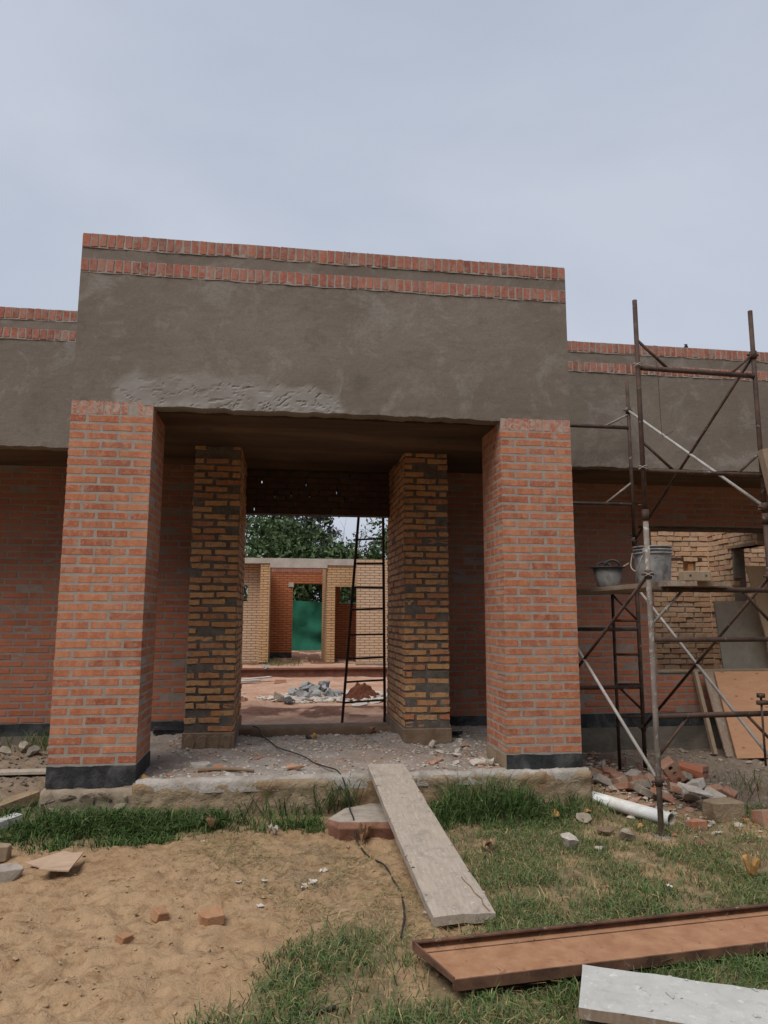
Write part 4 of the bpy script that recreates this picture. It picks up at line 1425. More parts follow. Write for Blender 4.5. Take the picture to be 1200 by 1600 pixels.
for i, (x, y, s) in enumerate([(1.42, -1.24, .028), (1.56, -1.25, .03), (1.83, -1.23, .06), (1.90, -1.10, .05), (1.55, -1.58, .032), (1.78, -1.33, .05), (2.37, -1.80, .03), (1.14, -0.48, .03), (1.84, -1.02, .03)]):
    scrap('paper_scrap', x, y, s, 'trash', 600 + i, 'crumpled whitish scrap lying on the sand left of the plank ramp', 'scrap', 0.006, 'white scraps on the sand', 0.15)
scrap('dry_leaf', 1.18, -0.30, 0.06, 'dry_leaf', 620, 'curled pale dry leaf in the grass below the porch, left of the ramp', 'leaf', 0.04, None, 0.8)
scrap('dry_leaf', 1.60, -0.42, 0.055, 'rock_white', 621, 'pale husk at the grass edge left of the stone slab', 'leaf', 0.02, None, 0.8)
scrap('dry_leaf', 2.19, -0.63, 0.085, 'dry_leaf', 622, 'large folded brown leaf in front of the stone slab', 'leaf', 0.03, None, 0.9)
scrap('dry_leaf', 2.94, -0.98, 0.075, 'dry_leaf', 623, 'curled brown leaf in the turf right of the ramp', 'leaf', 0.03, None, 0.8)
scrap('dry_leaf', 4.30, -1.60, 0.07, 'chunk_yellow', 624, 'yellow dead leaf standing in the turf near the right edge', 'leaf', 0.05, None, 1.2)
scrap('dry_leaf', 1.52, -0.82, 0.035, 'dark_rubber', 625, 'small dark leaf on the sand in front of the grass strip', 'leaf', 0.012)
scrap('paper_scrap', 3.72, -1.72, 0.03, 'trash', 626, 'tiny white scrap in the turf behind the steel channel', 'scrap', 0.03)

# stones in the turf before the right column
for i, (x, y, s, mt, lab) in enumerate([
    (3.66, -0.26, .075, 'chunk_yellow', 'bright ochre stone in the grass below the right porch column'),
    (3.82, -0.36, .075, 'stone', 'pale pitted stone right of the ochre stone in the grass'),
    (3.90, -0.24, .05, 'chunk_yellow', 'small ochre stone half hidden in the grass near the pipe'),
    (3.84, -0.66, .09, 'pier_foot', 'flat brown stone in the turf below the pipe'),
    (3.95, -0.80, .085, 'stone', 'pale shelly stone in the turf left of the scaffold foot'),
    (3.48, -0.92, .10, 'rock_white', 'whitish flat stone lying in the turf left of the others'),
    (3.66, -0.98, .06, 'rock_white', 'small pale stone beside the whitish flat stone in the turf'),
    (4.14, -0.60, .045, 'chunk_yellow', 'small orange stone just left of the scaffold foot'),
    (3.28, -0.98, .035, 'pier_foot', 'small brown pebble in the turf left of the whitish stone'),
    (4.36, -0.98, .045, 'sandstone', 'reddish flat pebble in the turf right of the scaffold foot')]):
    tag(rock('stone', (x, y, gh(x, y) + s * 0.35), (s, s * .75, s * .6), mt, 640 + i), lab, 'stone')

# white pipe
pa, pb = Vector((4.06, 0.02, GZ + 0.08)), Vector((4.375, -0.60, GZ + 0.065))
m = MB(); R0, R1 = 0.047, 0.042
d = (pb - pa).normalized(); s = d.cross(Vector((0, 0, 1))).normalized(); u = s.cross(d)
V, F = [], []
n = 24
for r, p in ((R1, pa), (R0, pa), (R0, pb), (R1, pb)):
    V += [p + (s * math.cos(2 * PI * k / n) + u * math.sin(2 * PI * k / n)) * r for k in range(n)]
for a in range(3):
    F += [(a * n + k, a * n + (k + 1) % n, (a + 1) * n + (k + 1) % n, (a + 1) * n + k) for k in range(n)]
m.add(V, F); m.cur = 1
for k in range(n):
    m.f.append([3 * n + k, 3 * n + (k + 1) % n, (k + 1) % n, k]); m.mi.append(1)
pp = m.build('plastic_pipe', ['pvc', 'pvc_in'])
tag(pp, 'white plastic drain pipe lying in the grass by the scaffold foot', 'pipe')

# rubble heap of broken bricks
HEAP = []
rr = random.Random(77)
hp = [(4.62, -0.05), (4.78, 0.10), (4.95, 0.02), (4.70, 0.28), (4.88, 0.22), (5.02, 0.18), (4.58, 0.18), (4.50, 0.02), (4.82, -0.10), (5.05, -0.05), (4.66, 0.42), (4.98, 0.38), (5.15, 0.12), (4.42, 0.22),
      (4.75, -0.02), (4.90, 0.12), (4.35, 0.42), (4.52, 0.55), (4.72, 0.62), (4.40, 0.75), (4.6, 0.85), (5.18, 0.30), (5.25, 0.05), (4.46, 0.36), (4.3, 0.62)]
for i, (x, y) in enumerate(hp):
    top = 0.10 * math.exp(-((x - 4.84) / 0.2) ** 2 - ((y - 0.1) / 0.2) ** 2)
    z = gh(x, y) + 0.035 + top
    dims = (rr.uniform(.10, .20), rr.uniform(.08, .115), rr.uniform(.05, .08))
    mt = rr.choice(['chunk_brick', 'chunk_brick', 'chunk_brick', 'rock_white', 'stone'])
    chunk('broken_brick', (x, y, z), dims, mt, 700 + i, (rr.uniform(-.5, .5), rr.uniform(-.5, .5), rr.uniform(0, 6.28)), 'broken brick piece in the rubble heap behind the scaffold foot', 'brick', 'broken bricks in the rubble heap')


def hollow_brick(loc, rot, label):
    m = MB(); w2, h2, d2 = 0.09, 0.055, 0.06
    o = empty('hollow_brick', loc, 0, label, 'brick')
    o.rotation_euler = rot
    # shell with three round holes on the face
    n = 10
    outer = [(-w2, -h2), (w2, -h2), (w2, h2), (-w2, h2)]
    bm = MB()
    for a, b in ((0, 1), (1, 2), (2, 3), (3, 0)):
        bm.add([(outer[a][0], -d2, outer[a][1]), (outer[b][0], -d2, outer[b][1]), (outer[b][0], d2, outer[b][1]), (outer[a][0], d2, outer[a][1])], [(0, 1, 2, 3)])
    xsn = [-w2, -w2 / 3, w2 / 3, w2]
    for c in range(3):
        cx, hw = (xsn[c] + xsn[c + 1]) / 2, (xsn[c + 1] - xsn[c]) / 2
        rr_ = hw * 0.62
        for y_ in (-d2, d2):
            V = []
            for k in range(16):
                a = 2 * PI * k / 16
                mx = max(abs(math.cos(a)), abs(math.sin(a)))
                V.append((cx + hw * math.cos(a) / mx, y_, h2 * math.sin(a) / mx))
            for k in range(16):
                a = 2 * PI * k / 16
                V.append((cx + rr_ * math.cos(a), y_, rr_ * math.sin(a)))
            bm.add(V, [(k, (k + 1) % 16, 16 + (k + 1) % 16, 16 + k) for k in range(16)])
        V = [(cx + rr_ * math.cos(2 * PI * k / 16), y_, rr_ * math.sin(2 * PI * k / 16)) for y_ in (-d2, d2) for k in range(16)]
        bm.add(V, [(k, (k + 1) % 16, 16 + (k + 1) % 16, 16 + k) for k in range(16)])
    bm.build('shell', 'chunk_brick', o)
    return o


hollow_brick((4.79, 0.10, GZ + 0.24), (0.35, 0.9, 0.15), 'perforated red brick standing on edge atop the rubble heap')
hollow_brick((5.28, 0.55, GZ + 0.13), (0.1, 0.05, 0.6), 'perforated dark red brick lying behind the rubble heap')
chunk('brick_fragment', (5.02, 0.22, GZ + 0.22), (0.21, 0.11, 0.06), 'wall_brick', 731, (0.25, 0.25, -0.4), 'whole red brick tilted on the right top of the rubble heap', 'brick')
chunk('concrete_slab', (4.80, -0.22, GZ + 0.16), (0.26, 0.14, 0.025), 'rock_white', 732, (0.30, 0.25, 0.2), 'pale concrete flake leaning at the front of the rubble heap', 'concrete')
chunk('concrete_block', (4.88, -0.42, GZ + 0.065), (0.27, 0.16, 0.15), 'concrete', 733, (0.0, 0.03, 0.1), 'grey concrete block with broken top in the turf right of the pipe', 'concrete')
chunk('brick_fragment', (4.54, -0.63, GZ + 0.035), (0.12, 0.10, 0.075), 'chunk_brick', 734, (0, 0, 0.05), 'orange half brick in the turf right of the pipe end', 'brick')
hollow_brick((5.12, -0.60, GZ + 0.045), (1.4, 0.0, 0.1), 'orange perforated brick in the turf at the right edge')
pts, sz = [], []
rr = np.random.default_rng(78)
for _ in range(950):
    x, y = rr.normal(4.62, 0.28), rr.normal(0.45, 0.5)
    if x < 4.05 or y > 2.0: continue
    pts.append((x, y, gh(x, y) + 0.008)); sz.append(rr.gamma(2, 0.009) + 0.006)
h = len(pts) // 2
tag(scatter_rocks('brick_rubble', pts[:h], sz[:h], 'chunk_brick', 800), 'small brick crumbs around the rubble heap', 'rubble', kind='stuff')
tag(scatter_rocks('pale_rubble', pts[h:], sz[h:], 'rock_white', 820), 'small pale plaster crumbs around the rubble heap', 'rubble', kind='stuff')
pts, sz = [], []
for _ in range(420):
    x, y = rr.uniform(4.6, 7.0), rr.uniform(0.6, 2.1)
    pts.append((x, y, gh(x, y) + 0.006)); sz.append(rr.gamma(2, 0.006) * (1.5 if y > 1.7 else 1) + 0.004)
tag(scatter_rocks('gravel', pts, sz, 'stone', 840), 'loose gravel and chips along the foot of the right wing wall', 'gravel', kind='stuff')

# left bank: stones at the wall foot, a plank edge and kerb boards
for i, (x, y, s) in enumerate([(-0.72, 1.75, .12), (-0.62, 1.62, .10), (-0.50, 1.78, .07), (-0.86, 1.60, .08), (-0.38, 1.74, .10), (-0.45, 1.55, .06), (-0.30, 1.66, .06), (-0.78, 1.45, .06), (-0.95, 1.8, .1)]):
    tag(rock('stone', (x, y, gh(x, y) + s * 0.4), (s, s * .7, s * .6), ['stone', 'plinth', 'stone'][i % 3], 860 + i), 'rough stone heaped at the wall foot left of the left porch column', 'stone', 'stones at the left wall foot')
m = MB(); m.bar((-1.25, 0.90, gh(-1.2, .9) + 0.02), (-0.05, 0.72, gh(-.1, .7) + 0.035), 0.13, 0.02)
tag(m.build('plank', 'ramp_plank'), 'narrow pale plank lying on the earth bank behind the left porch column', 'plank')
m = MB(); m.bar((-0.75, -0.62, gh(-.75, -.6) + 0.05), (-0.10, 0.12, gh(-.15, .1) + 0.09), 0.11, 0.06)
tag(m.build('kerb_beam', 'concrete'), 'upper of two slanting concrete strips left of the left porch column', 'concrete strip')
m = MB(); m.bar((-0.70, -0.86, gh(-.7, -.8) + 0.02), (-0.12, -0.14, gh(-.12, -.14) + 0.04), 0.09, 0.05)
tag(m.build('kerb_beam', 'white_board'), 'lower white strip of the two slanting strips left of the left column', 'concrete strip')
pts, sz = [], []
for _ in range(500):
    x, y = rr.uniform(-1.2, 0.0), rr.uniform(-0.2, 2.0)
    pts.append((x, y, gh(x, y) + 0.006)); sz.append(rr.gamma(2, 0.007) + 0.004)
tag(scatter_rocks('earth_clods', pts, sz, 'plinth', 880), 'brown clods on the earth bank left of the left porch column', 'clods', kind='stuff')
# sand clods on the bare ground
pts, sz = [], []
for _ in range(1300):
    x, y = rr.uniform(-0.3, 2.4), rr.uniform(-3.0, -0.5)
    pts.append((x, y, gh(x, y) + 0.001)); sz.append(rr.gamma(1.8, 0.0032) + 0.003)
MAT['sand_clod'] = rough_mat('sand_clod', (0.30, 0.19, 0.105), (0.41, 0.28, 0.17), 20, 0.5, 0.006)
tag(scatter_rocks('sand_clods', pts, sz, 'sand_clod', 890), 'small dry sand clods on the bare ground', 'clods', kind='stuff')

# ------------------------------------------------------------------ scaffold
ZJ, ZT = 1.81, 3.43
P1, P2 = (4.215, -0.75), (5.20, -0.70)
P4_, P3 = (4.08, 1.02), (5.045, 1.03)
scf = empty('scaffold', (4.7, 0.25, GZ), 0, 'rusty tubular steel scaffold standing before the right wing', 'scaffold')


def sp_(m, name, mat):
    for i, v in enumerate(m.v):
        m.v[i] = (v[0] - 4.7, v[1] - 0.25, v[2] - GZ)
    return m.build(name, mat, scf, True)


def on(p, z): return (p[0], p[1], z)


for pi, p in enumerate((P1, P2, P4_, P3)):
    z0 = gh(*p) - 0.01
    zt = ZT + (0.03 if pi == 2 else 0)
    m = MB(); m.tube([on(p, z0), on(p, 0.4), on(p, 1.1), on(p, ZJ)], 0.0195, 10)
    sp_(m, 'post', 'scaffold_grey' if pi == 0 else 'scaffold_rust')
    m = MB(); m.tube([on(p, ZJ - 0.02), on(p, ZJ + 0.7), on(p, zt)], 0.0175, 10); sp_(m, 'post', 'scaffold_rust')
    m = MB(); m.tube([on(p, ZJ - 0.06), on(p, ZJ + 0.02)], 0.025, 10); m.tube([(p[0] - .05, p[1], ZJ + .05), (p[0] - .02, p[1], ZJ + .05)], 0.007, 6); sp_(m, 'coupler', 'scaffold_rust')
    if pi == 0:
        m = MB(); m.box(p[0] - .06, p[0] + .06, p[1] - .06, p[1] + .06, z0 - .01, z0 + .012); sp_(m, 'base_plate', 'scaffold_grey')


def lerp2(a, b, t): return (a[0] + (b[0] - a[0]) * t, a[1] + (b[1] - a[1]) * t)


for (A, B, dz, back) in ((P1, P2, 0.0, False), (P4_, P3, 0.04, True)):
    for z, hgt in ((2.90, .035), (2.12, .03), (1.255, .04), (0.90, .04), (0.375, .04)):
        zz = z + (dz if z > 0.5 else 0.02 if back else 0)
        m = MB(); m.bar(on(A, zz), on(B, zz), 0.026, hgt * 0.88); sp_(m, 'ledger', 'scaffold_rust')
    # corner braces
    cs = []
    for za, zb in ((3.12, 2.90), (2.34, 2.12)):
        cs += [(on(A, za), on(lerp2(A, B, 0.26), zb)), (on(B, za - .04), on(lerp2(A, B, 0.78), zb))]
    if not back:
        cs += [(on(A, 1.0), on(lerp2(A, B, .27), 1.25)), (on(B, 1.0), on(lerp2(A, B, .76), 1.25)), (on(A, 0.10), on(lerp2(A, B, .26), 0.375)), (on(B, 0.10), on(lerp2(A, B, .72), 0.375))]
    else:
        cs = [(on(B, 3.08), on(lerp2(A, B, .72), 2.94)), (on(B, 2.38), on(lerp2(A, B, .70), 2.16))]
    for a, b in cs:
        m = MB(); m.tube([a, b], 0.011, 7); sp_(m, 'corner_brace', 'scaffold_grey' if random.random() < .35 else 'scaffold_rust')
# ladder section in the rear frame
q = lerp2(P4_, P3, 0.735)
m = MB(); m.tube([on(q, gh(*q)), on(q, 1.27)], 0.016, 8); sp_(m, 'ladder_stile', 'scaffold_rust')
for z in (1.02, 0.70, 0.42, 0.12):
    m = MB(); m.tube([on(q, z), on(P3, z)], 0.012, 7); sp_(m, 'rung', 'scaffold_rust')
for a, b in ((on(q, 1.27), on(P3, 1.02)), (on(q, 0.42), on(P3, 0.18))):
    m = MB(); m.tube([a, b], 0.012, 7); sp_(m, 'corner_brace', 'scaffold_rust')
# cross braces between the frames
for a, b, mt in ((on(P1, 1.36), on(P4_, 0.20), 'scaffold_rust'), (on(P1, -0.06), on(P4_, 1.30), 'brace_pale'),
                 (on(P2, 3.07), on(P3, 1.80), 'scaffold_rust'), (on(P3, 3.12), on(P2, 1.88), 'brace_pale'),
                 (on(P2, 1.36), on(P3, 0.02), 'scaffold_rust'), (on(P3, 1.34), on(P2, -0.06), 'brace_pale')):
    m = MB(); m.tube([a, b], 0.0125, 8); sp_(m, 'cross_brace', mt)
    for e in (a, b):
        m = MB(); m.tube([(e[0] - .05, e[1], e[2]), (e[0] + .04, e[1], e[2])], 0.009, 7); m.tube([(e[0], e[1], e[2] - .03), (e[0], e[1], e[2] + .03)], 0.026, 9); sp_(m, 'brace_clamp', 'scaffold_rust')
# wire ties, clamp
m = MB(); m.tube(smooth_curve([(4.36, -0.745, 2.98), (4.365, -0.76, 2.88), (4.37, -0.76, 2.5), (4.375, -0.77, 2.38), (4.46, -0.77, 2.42)], 4), 0.0022, 5); sp_(m, 'tie_wire', 'scaffold_rust')
for z in (1.36, 2.92, 2.14):
    m = MB(); m.tube([(P1[0] + .03 * math.cos(a), P1[1] + .03 * math.sin(a), z + .012 * math.sin(a * 1.5)) for a in np.linspace(0, 12, 26)], 0.003, 5); sp_(m, 'tie_wire', 'brace_pale')
cx_ = lerp2(P1, P2, .83)
m = MB(); m.tube([(cx_[0], cx_[1] - .03, 0.02), (cx_[0], cx_[1] - .03, 0.52)], 0.008, 7); m.box(cx_[0] - .03, cx_[0] + .05, cx_[1] - .045, cx_[1] - .015, 0.44, 0.47); m.box(cx_[0] - .02, cx_[0] + .02, cx_[1] - .05, cx_[1] - .01, 0.49, 0.52)
sp_(m, 'screw_clamp', 'scaffold_rust')
# timber strut tied to the far right post
m = MB(); m.bar((5.16, -0.78, 2.30), (5.32, -0.82, 1.25), 0.06, 0.05)
tag(m.build('timber_strut', 'lumber'), 'pale timber strut lashed to the right post of the scaffold', 'timber')

# deck boards
dz0 = 1.2755
b_ = MB(); b_.box(4.30, 4.52, -0.86, 1.42, dz0, dz0 + 0.035, None, 0.002); tag(b_.build('deck_board', 'deck_board'), 'left board of the scaffold deck, under the dark tub', 'plank', 'scaffold deck boards')
b_ = MB(); b_.box(4.545, 4.82, -0.80, 1.40, dz0 + 0.001, dz0 + 0.036, None, 0.002); tag(b_.build('deck_board', 'deck_board'), 'right board of the scaffold deck, under the big pail', 'plank', 'scaffold deck boards')
DZ = dz0 + 0.036
# timber block with two bolt holes on the ledger
blk = MB()
blk.box(-0.105, 0.105, -0.04, 0.04, 0, 0.07)
tb = blk.build('timber_block', 'lumber', None, False, 0.004); tb.location = (4.53, -0.93, DZ - 0.001); tb.rotation_euler = (0, 0, 0.05)
tb.location = (4.975, -0.745, 1.2755)
tb.location = (4.53, -0.82, DZ)
tag(tb, 'short timber block with two bolt holes on the scaffold deck', 'timber')
for sx in (-1, 1):
    hh = MB(); hh.tube([(sx * 0.062, -0.0412, 0.038), (sx * 0.062, -0.039, 0.038)], 0.009, 10); hh.build('bolt_hole', 'dark_rubber', tb)

# tub with loop handles
tub = empty('mixing_tub', (4.40, 0.28, DZ), 0.2, 'dark plastic builder\'s tub with loop handle on the scaffold deck', 'tub')
m = MB(); m.lathe([(0.0, 0.004), (0.088, 0.0), (0.092, 0.01), (0.128, 0.165), (0.124, 0.165), (0.088, 0.014), (0.0, 0.014)], 32); m.build('body', 'tub', tub, True)
m = MB(); m.lathe([(0.126, 0.158), (0.150, 0.163), (0.151, 0.170), (0.126, 0.172), (0.122, 0.165)], 32); m.build('rim', 'dark_rubber', tub, True)
for sx in (-1, 1):
    m = MB(); m.tube(smooth_curve([(sx * 0.10, -0.06, 0.165), (sx * 0.115, -0.055, 0.20), (sx * 0.12, 0.0, 0.222), (sx * 0.115, 0.055, 0.20), (sx * 0.10, 0.06, 0.165)], 6), 0.011, 8)
    if sx < 0:
        h_ = m.build('handle', 'dark_rubber', tub, True); h_.rotation_euler = (0, 0, 1.25)
    else:
        h_ = m.build('handle', 'dark_rubber', tub, True); h_.rotation_euler = (0, 0, 1.25); h_.scale = (1, 1, 0.99)
# trowel in the tub
tr = MB(); tr.tube([(4.50, 0.24, DZ + 0.16), (4.56, 0.21, DZ + 0.20)], 0.008, 7)
tag(tr.build('trowel_handle', 'lumber'), 'trowel handle sticking out over the tub rim', 'trowel')

# pail
pail = empty('pail', (4.665, 0.0, DZ), 0.0, 'big cement-smeared plastic pail with ribbed rim on the scaffold deck', 'pail')
m = MB(); m.lathe([(0.0, 0.004), (0.135, 0.0), (0.14, 0.01), (0.155, 0.29), (0.155, 0.345), (0.150, 0.345), (0.137, 0.015), (0.0, 0.015)], 36); m.build('body', 'pail', pail, True)
for z, r in ((0.285, 0.166), (0.315, 0.166), (0.342, 0.168)):
    m = MB(); m.lathe([(0.152, z - 0.006), (r, z - 0.005), (r, z + 0.006), (0.152, z + 0.006)], 36); m.build('rib', 'pail', pail, True)
m = MB(); m.tube(smooth_curve([(-0.12, -0.115, 0.30), (-0.165, -0.11, 0.24), (-0.172, -0.07, 0.16), (-0.172, 0.0, 0.13), (-0.17, 0.08, 0.18), (-0.13, 0.12, 0.30)], 6), 0.005, 7); m.build('bail_handle', 'brace_pale', pail, True)
m = MB(); m.box(-0.15, -0.10, -0.135, -0.10, 0.285, 0.325); m.build('handle_ear', 'brace_pale', pail, False, 0.004)

pail.scale = (0.93, 0.93, 0.93)
# glove on the parapet
o = rock('work_glove', (5.86, 1.27, 3.925), (0.05, 0.04, 0.03), 'dark_rubber', 951)
tag(o, 'small dark lump lying on top of the right wing parapet', 'lump')
o2 = rock('lump_top', (0.015, 0, 0.022), (0.028, 0.03, 0.014), 'dark_rubber', 952, None, o)

# ------------------------------------------------------------------ leaning panels by the right wing
def leaning(name, foot, top, x0, x1, thick, mat, label, shear=0.0, bevel=0.0):
    """sheet standing on `foot` (y,z) and leaning to `top` (y,z), spanning x0..x1"""
    dy, dz_ = top[0] - foot[0], top[1] - foot[1]
    l = math.hypot(dy, dz_)
    ny_, nz_ = -dz_ / l * thick, dy / l * thick
    V = []
    for (yy, zz, sh) in ((foot[0], foot[1], 0), (top[0], top[1], shear)):
        for x in (x0, x1):
            V.append((x + sh, yy, zz)); V.append((x + sh, yy + ny_, zz + nz_))
    m = MB(); m.add(V, [(0, 1, 3, 2), (4, 6, 7, 5), (0, 4, 5, 1), (2, 3, 7, 6), (0, 2, 6, 4), (1, 5, 7, 3)])
    return tag(m.build(name, mat), label, 'panel')


leaning('timber_batten', (1.80, -0.40), (2.125, 0.44), 6.21, 6.25, 0.045, 'lumber', 'narrow brown batten at the left of the panels leaning on the right wing', 0.02)
leaning('wood_board', (1.66, -0.40), (2.07, 0.44), 6.275, 6.40, 0.022, 'deck_board', 'grey-brown board between batten and orange plywood on the right wing wall', 0.04)
leaning('plywood_sheet', (1.56, -0.40), (2.03, 0.445), 6.33, 7.60, 0.015, 'plywood_red', 'orange knotty plywood sheet leaning under the window opening', 0.10)
leaning('fibreboard_sheet', (2.66, -0.1), (2.74, 1.25), 7.0, 7.62, 0.02, 'grey_panel', 'grey panel standing inside the window opening', -0.07)
leaning('pale_sheet', (2.44, -0.1), (2.56, 1.68), 7.60, 8.3, 0.018, 'plywood_pale', 'pale plywood sheet leaning inside the window opening at the right', -0.33)

# ------------------------------------------------------------------ room behind the window opening
room = empty('inner_room', (0, 0, 0), 0, 'rough ochre brick inner room seen through the right window opening', 'room')
NI = (6.62, 7.16, 1.52, 1.83)


def rough_wall(x0, x1, z0, z1, y, heading, hole, thick, lab):
    mb = MB(); r = 0.010
    def seg(a, b, c, d):
        if heading == 0.0: mb.box(a, b, y + r, y + thick, c, d)
        else: mb.box(y + r, y + thick, a, b, c, d)
    if hole:
        h0, h1, g0, g1 = hole
        for a, b, c, d in ((x0, h0, z0, z1), (h1, x1, z0, z1), (h0, h1, z0, g0), (h0, h1, g1, z1)):
            if b - a > 1e-4 and d - c > 1e-4: seg(a, b, c, d)
    else:
        seg(x0, x1, z0, z1)
    o = mb.build('wall', 'wall_mortar', room); o['label'] = lab
    sp = wall_face(x0, x1, max(z0, 0.3), z1, y, 0.068, 0.012, [hole] if hole else (), heading, 0.22, 0.013, 0.008, 1.0, 0.015)
    lay(o, sp, 'room_brick', 0.0042, 298)
    return o


a_ = rough_wall(5.6, 7.35, -0.2, 2.62, 3.45, 0.0, NI, 0.2, 'back wall of the room with a small opening')
m = MB(); m.box(NI[0] - .1, NI[1] + .1, 3.445, 3.50, NI[3] - 0.012, NI[3] + 0.018); m.build('lintel_bar', 'scaffold_rust', a_)
m = MB(); m.box(NI[1] - 0.09, NI[1] - 0.015, 3.47, 3.60, NI[2] + .02, NI[3] - .02); m.build('jamb_block', 'rough_brick', a_)
rough_wall(5.9, 9.0, -0.2, 2.62, 4.7, 0.0, None, 0.2, 'further brick wall behind the small opening')
sw = rough_wall(2.41, 3.45, -0.2, 2.62, 7.35, -1.0, (2.41, 2.93, 0.3, 1.93), 0.18, 'side wall of the room with a wide gap')
m = MB(); m.box(7.335, 7.54, 2.45, 3.0, 1.93, 1.965); m.build('lintel_board', 'lumber', sw)
m = MB(); m.box(7.36, 7.50, 2.90, 2.932, 1.55, 1.90); m.build('cement_jamb', 'plinth', sw)
rough_wall(7.54, 9.0, -0.2, 2.62, 3.47, 0.0, None, 0.2, 'brick wall beyond the wide gap')
m = MB(); m.box(5.44, 5.6, 2.41, 3.7, -0.2, 2.6); m.build('wall', 'rough_mortar', room)

# ------------------------------------------------------------------ courtyard
lad = empty('ladder', (2.58, 2.6, -0.15), 0, 'rusty narrow steel ladder standing in the entrance behind the beam', 'ladder')
lb0, rb0 = Vector((2.31, 2.60, -0.15)), Vector((2.800, 2.66, -0.15))
lt0, rt0 = Vector((2.475, 2.45, 2.32)), Vector((2.745, 2.46, 2.32))
o3 = Vector((2.58, 2.6, -0.15))
for a, b in ((lb0, lt0), (rb0, rt0)):
    m = MB(); m.bar(a - o3, b - o3, 0.028, 0.028); m.build('rail', 'ladder', lad)
for zr in (0.105, 0.33, 0.585, 0.85, 1.13, 1.38, 1.645, 1.915):
    t = (zr + 0.15) / 2.47
    m = MB(); m.tube([lb0.lerp(lt0, t) - o3, rb0.lerp(rt0, t + random.uniform(-.004, .008)) - o3], 0.011, 8); m.build('rung', 'ladder', lad, True)
m = MB(); m.box(-0.02, 0.02, -0.03, 0.03, -0.02, 0.03); fo = m.build('foot_bracket', 'ladder', lad); fo.location = rb0 - o3 + Vector((0, -0.02, 0.05))

# steel rail across the yard
m = MB(); m.box(-1.2, 6.0, 9.0, 9.14, 0.0, 0.03); m.box(-1.2, 6.0, 9.05, 9.09, -0.14, 0.0); m.box(-1.2, 6.0, 8.99, 9.15, -0.165, -0.135)
tag(m.build('steel_rail', 'far_rail'), 'long rusty steel beam lying across the courtyard floor', 'steel beam')
tag(rock('rag', (1.36, 9.02, 0.05), (0.09, 0.06, 0.05), 'pail', 1001), 'small blue-grey rag hanging on the long steel beam', 'rag')

# heap of grey rocks
rr = random.Random(9)
k = 0
for layer, cnt, rad in ((0, 12, 0.34), (1, 7, 0.18)):
    for i in range(cnt):
        a = 2 * PI * i / cnt + layer
        s = rr.uniform(0.10, 0.16)
        x, y = 2.14 + math.cos(a) * rad * rr.uniform(.75, 1.1), 5.35 + math.sin(a) * rad * 0.8
        tag(rock('grey_rock', (x, y, -0.12 + layer * 0.085 + s * .4), (s, s * .8, s * .65), 'rock_grey', 1010 + k), 'blue-grey rock in the small heap in the courtyard', 'rock', 'grey rocks heaped in the courtyard')
        k += 1
pts, sz = [], []
rg = np.random.default_rng(91)
for _ in range(700):
    x, y = rg.normal(2.45, 0.50), rg.normal(5.3, 0.26)
    pts.append((x, y, gh(x, y) + 0.02)); sz.append(rg.gamma(2, 0.022) + 0.012)
tag(scatter_rocks('white_rubble', pts, sz, 'rock_white', 1100), 'pale plaster rubble strewn round the grey rocks in the courtyard', 'rubble', kind='stuff')


def heap(name, c, rx, ry, hgt, mat, label, seed):
    n = 40
    u = np.linspace(-1.2, 1.2, n)
    U, V = np.meshgrid(u, u)
    r = np.hypot(U, V)
    Z = np.clip(1 - r * (0.7 + 0.6 * fbm(U * 1.5 + 3, V * 1.5, seed + 8, 2)), -0.25, 0.8) * hgt * (0.6 + 0.9 * fbm(U * 2.5, V * 2.5, seed, 4)) + (fbm(U * 8, V * 8, seed + 2, 4) - .5) * hgt * 0.55 * (r < 1.1)
    verts = np.stack([U * rx + c[0], V * ry + c[1], Z + c[2] - 0.02], -1).reshape(-1, 3)
    idx = np.arange(n * n).reshape(n, n)
    f = np.stack([idx[:-1, :-1], idx[:-1, 1:], idx[1:, 1:], idx[1:, :-1]], -1).reshape(-1, 4)
    o = bpy.data.objects.new(name, npmesh(name, verts, f, mat))
    return tag(link(o), label, 'dirt heap')


heap('dirt_heap', (2.80, 5.25, -0.13), 0.32, 0.26, 0.24, 'red_dirt', 'small heap of dark red earth behind the ladder', 5)
heap('dirt_heap', (1.12, 4.55, -0.13), 0.26, 0.22, 0.13, 'ground_heap' if 'ground_heap' in MAT else 'sandstone', 'low reddish sand heap at the left of the courtyard', 15)
tag(rock('black_bag', (1.72, 4.75, -0.10), (0.17, 0.10, 0.045), 'dark_rubber', 1201), 'crumpled black plastic bag before the grey rocks', 'bag')
tag(rock('sack', (1.60, 4.92, -0.06), (0.10, 0.08, 0.10), 'stone', 1202), 'torn pale sack beside the black bag in the courtyard', 'sack')
chunk('brick', (1.62, 7.75, -0.11), (0.22, 0.11, 0.07), 'chunk_brick', 1203, (0, 0, 0.1), 'single orange brick lying before the long steel beam', 'brick')
m = MB(); m.bar((0.7, 7.5, -0.10), (1.25, 7.85, -0.10), 0.12, 0.03)
tag(m.build('debris_board', 'rock_white'), 'nearer of two pale scrap boards at the left before the long steel beam', 'board')
m = MB(); m.bar((0.95, 7.95, -0.10), (1.45, 8.3, -0.08), 0.10, 0.03)
tag(m.build('debris_board', 'rock_white'), 'farther of two pale scrap boards at the left before the long steel beam', 'board')

# ------------------------------------------------------------------ rear wing across the courtyard
wing = empty('rear_wing', (0, 0, 0), 0, 'unfinished roofless ochre brick wing across the courtyard with a concrete ring beam', 'building')


def wpart(name, mat, boxes, parent=wing, lab=None):
    m = MB()
    for b in boxes: m.box(*b)
    o = m.build(name, mat, parent)
    if lab: o['label'] = lab
    return o


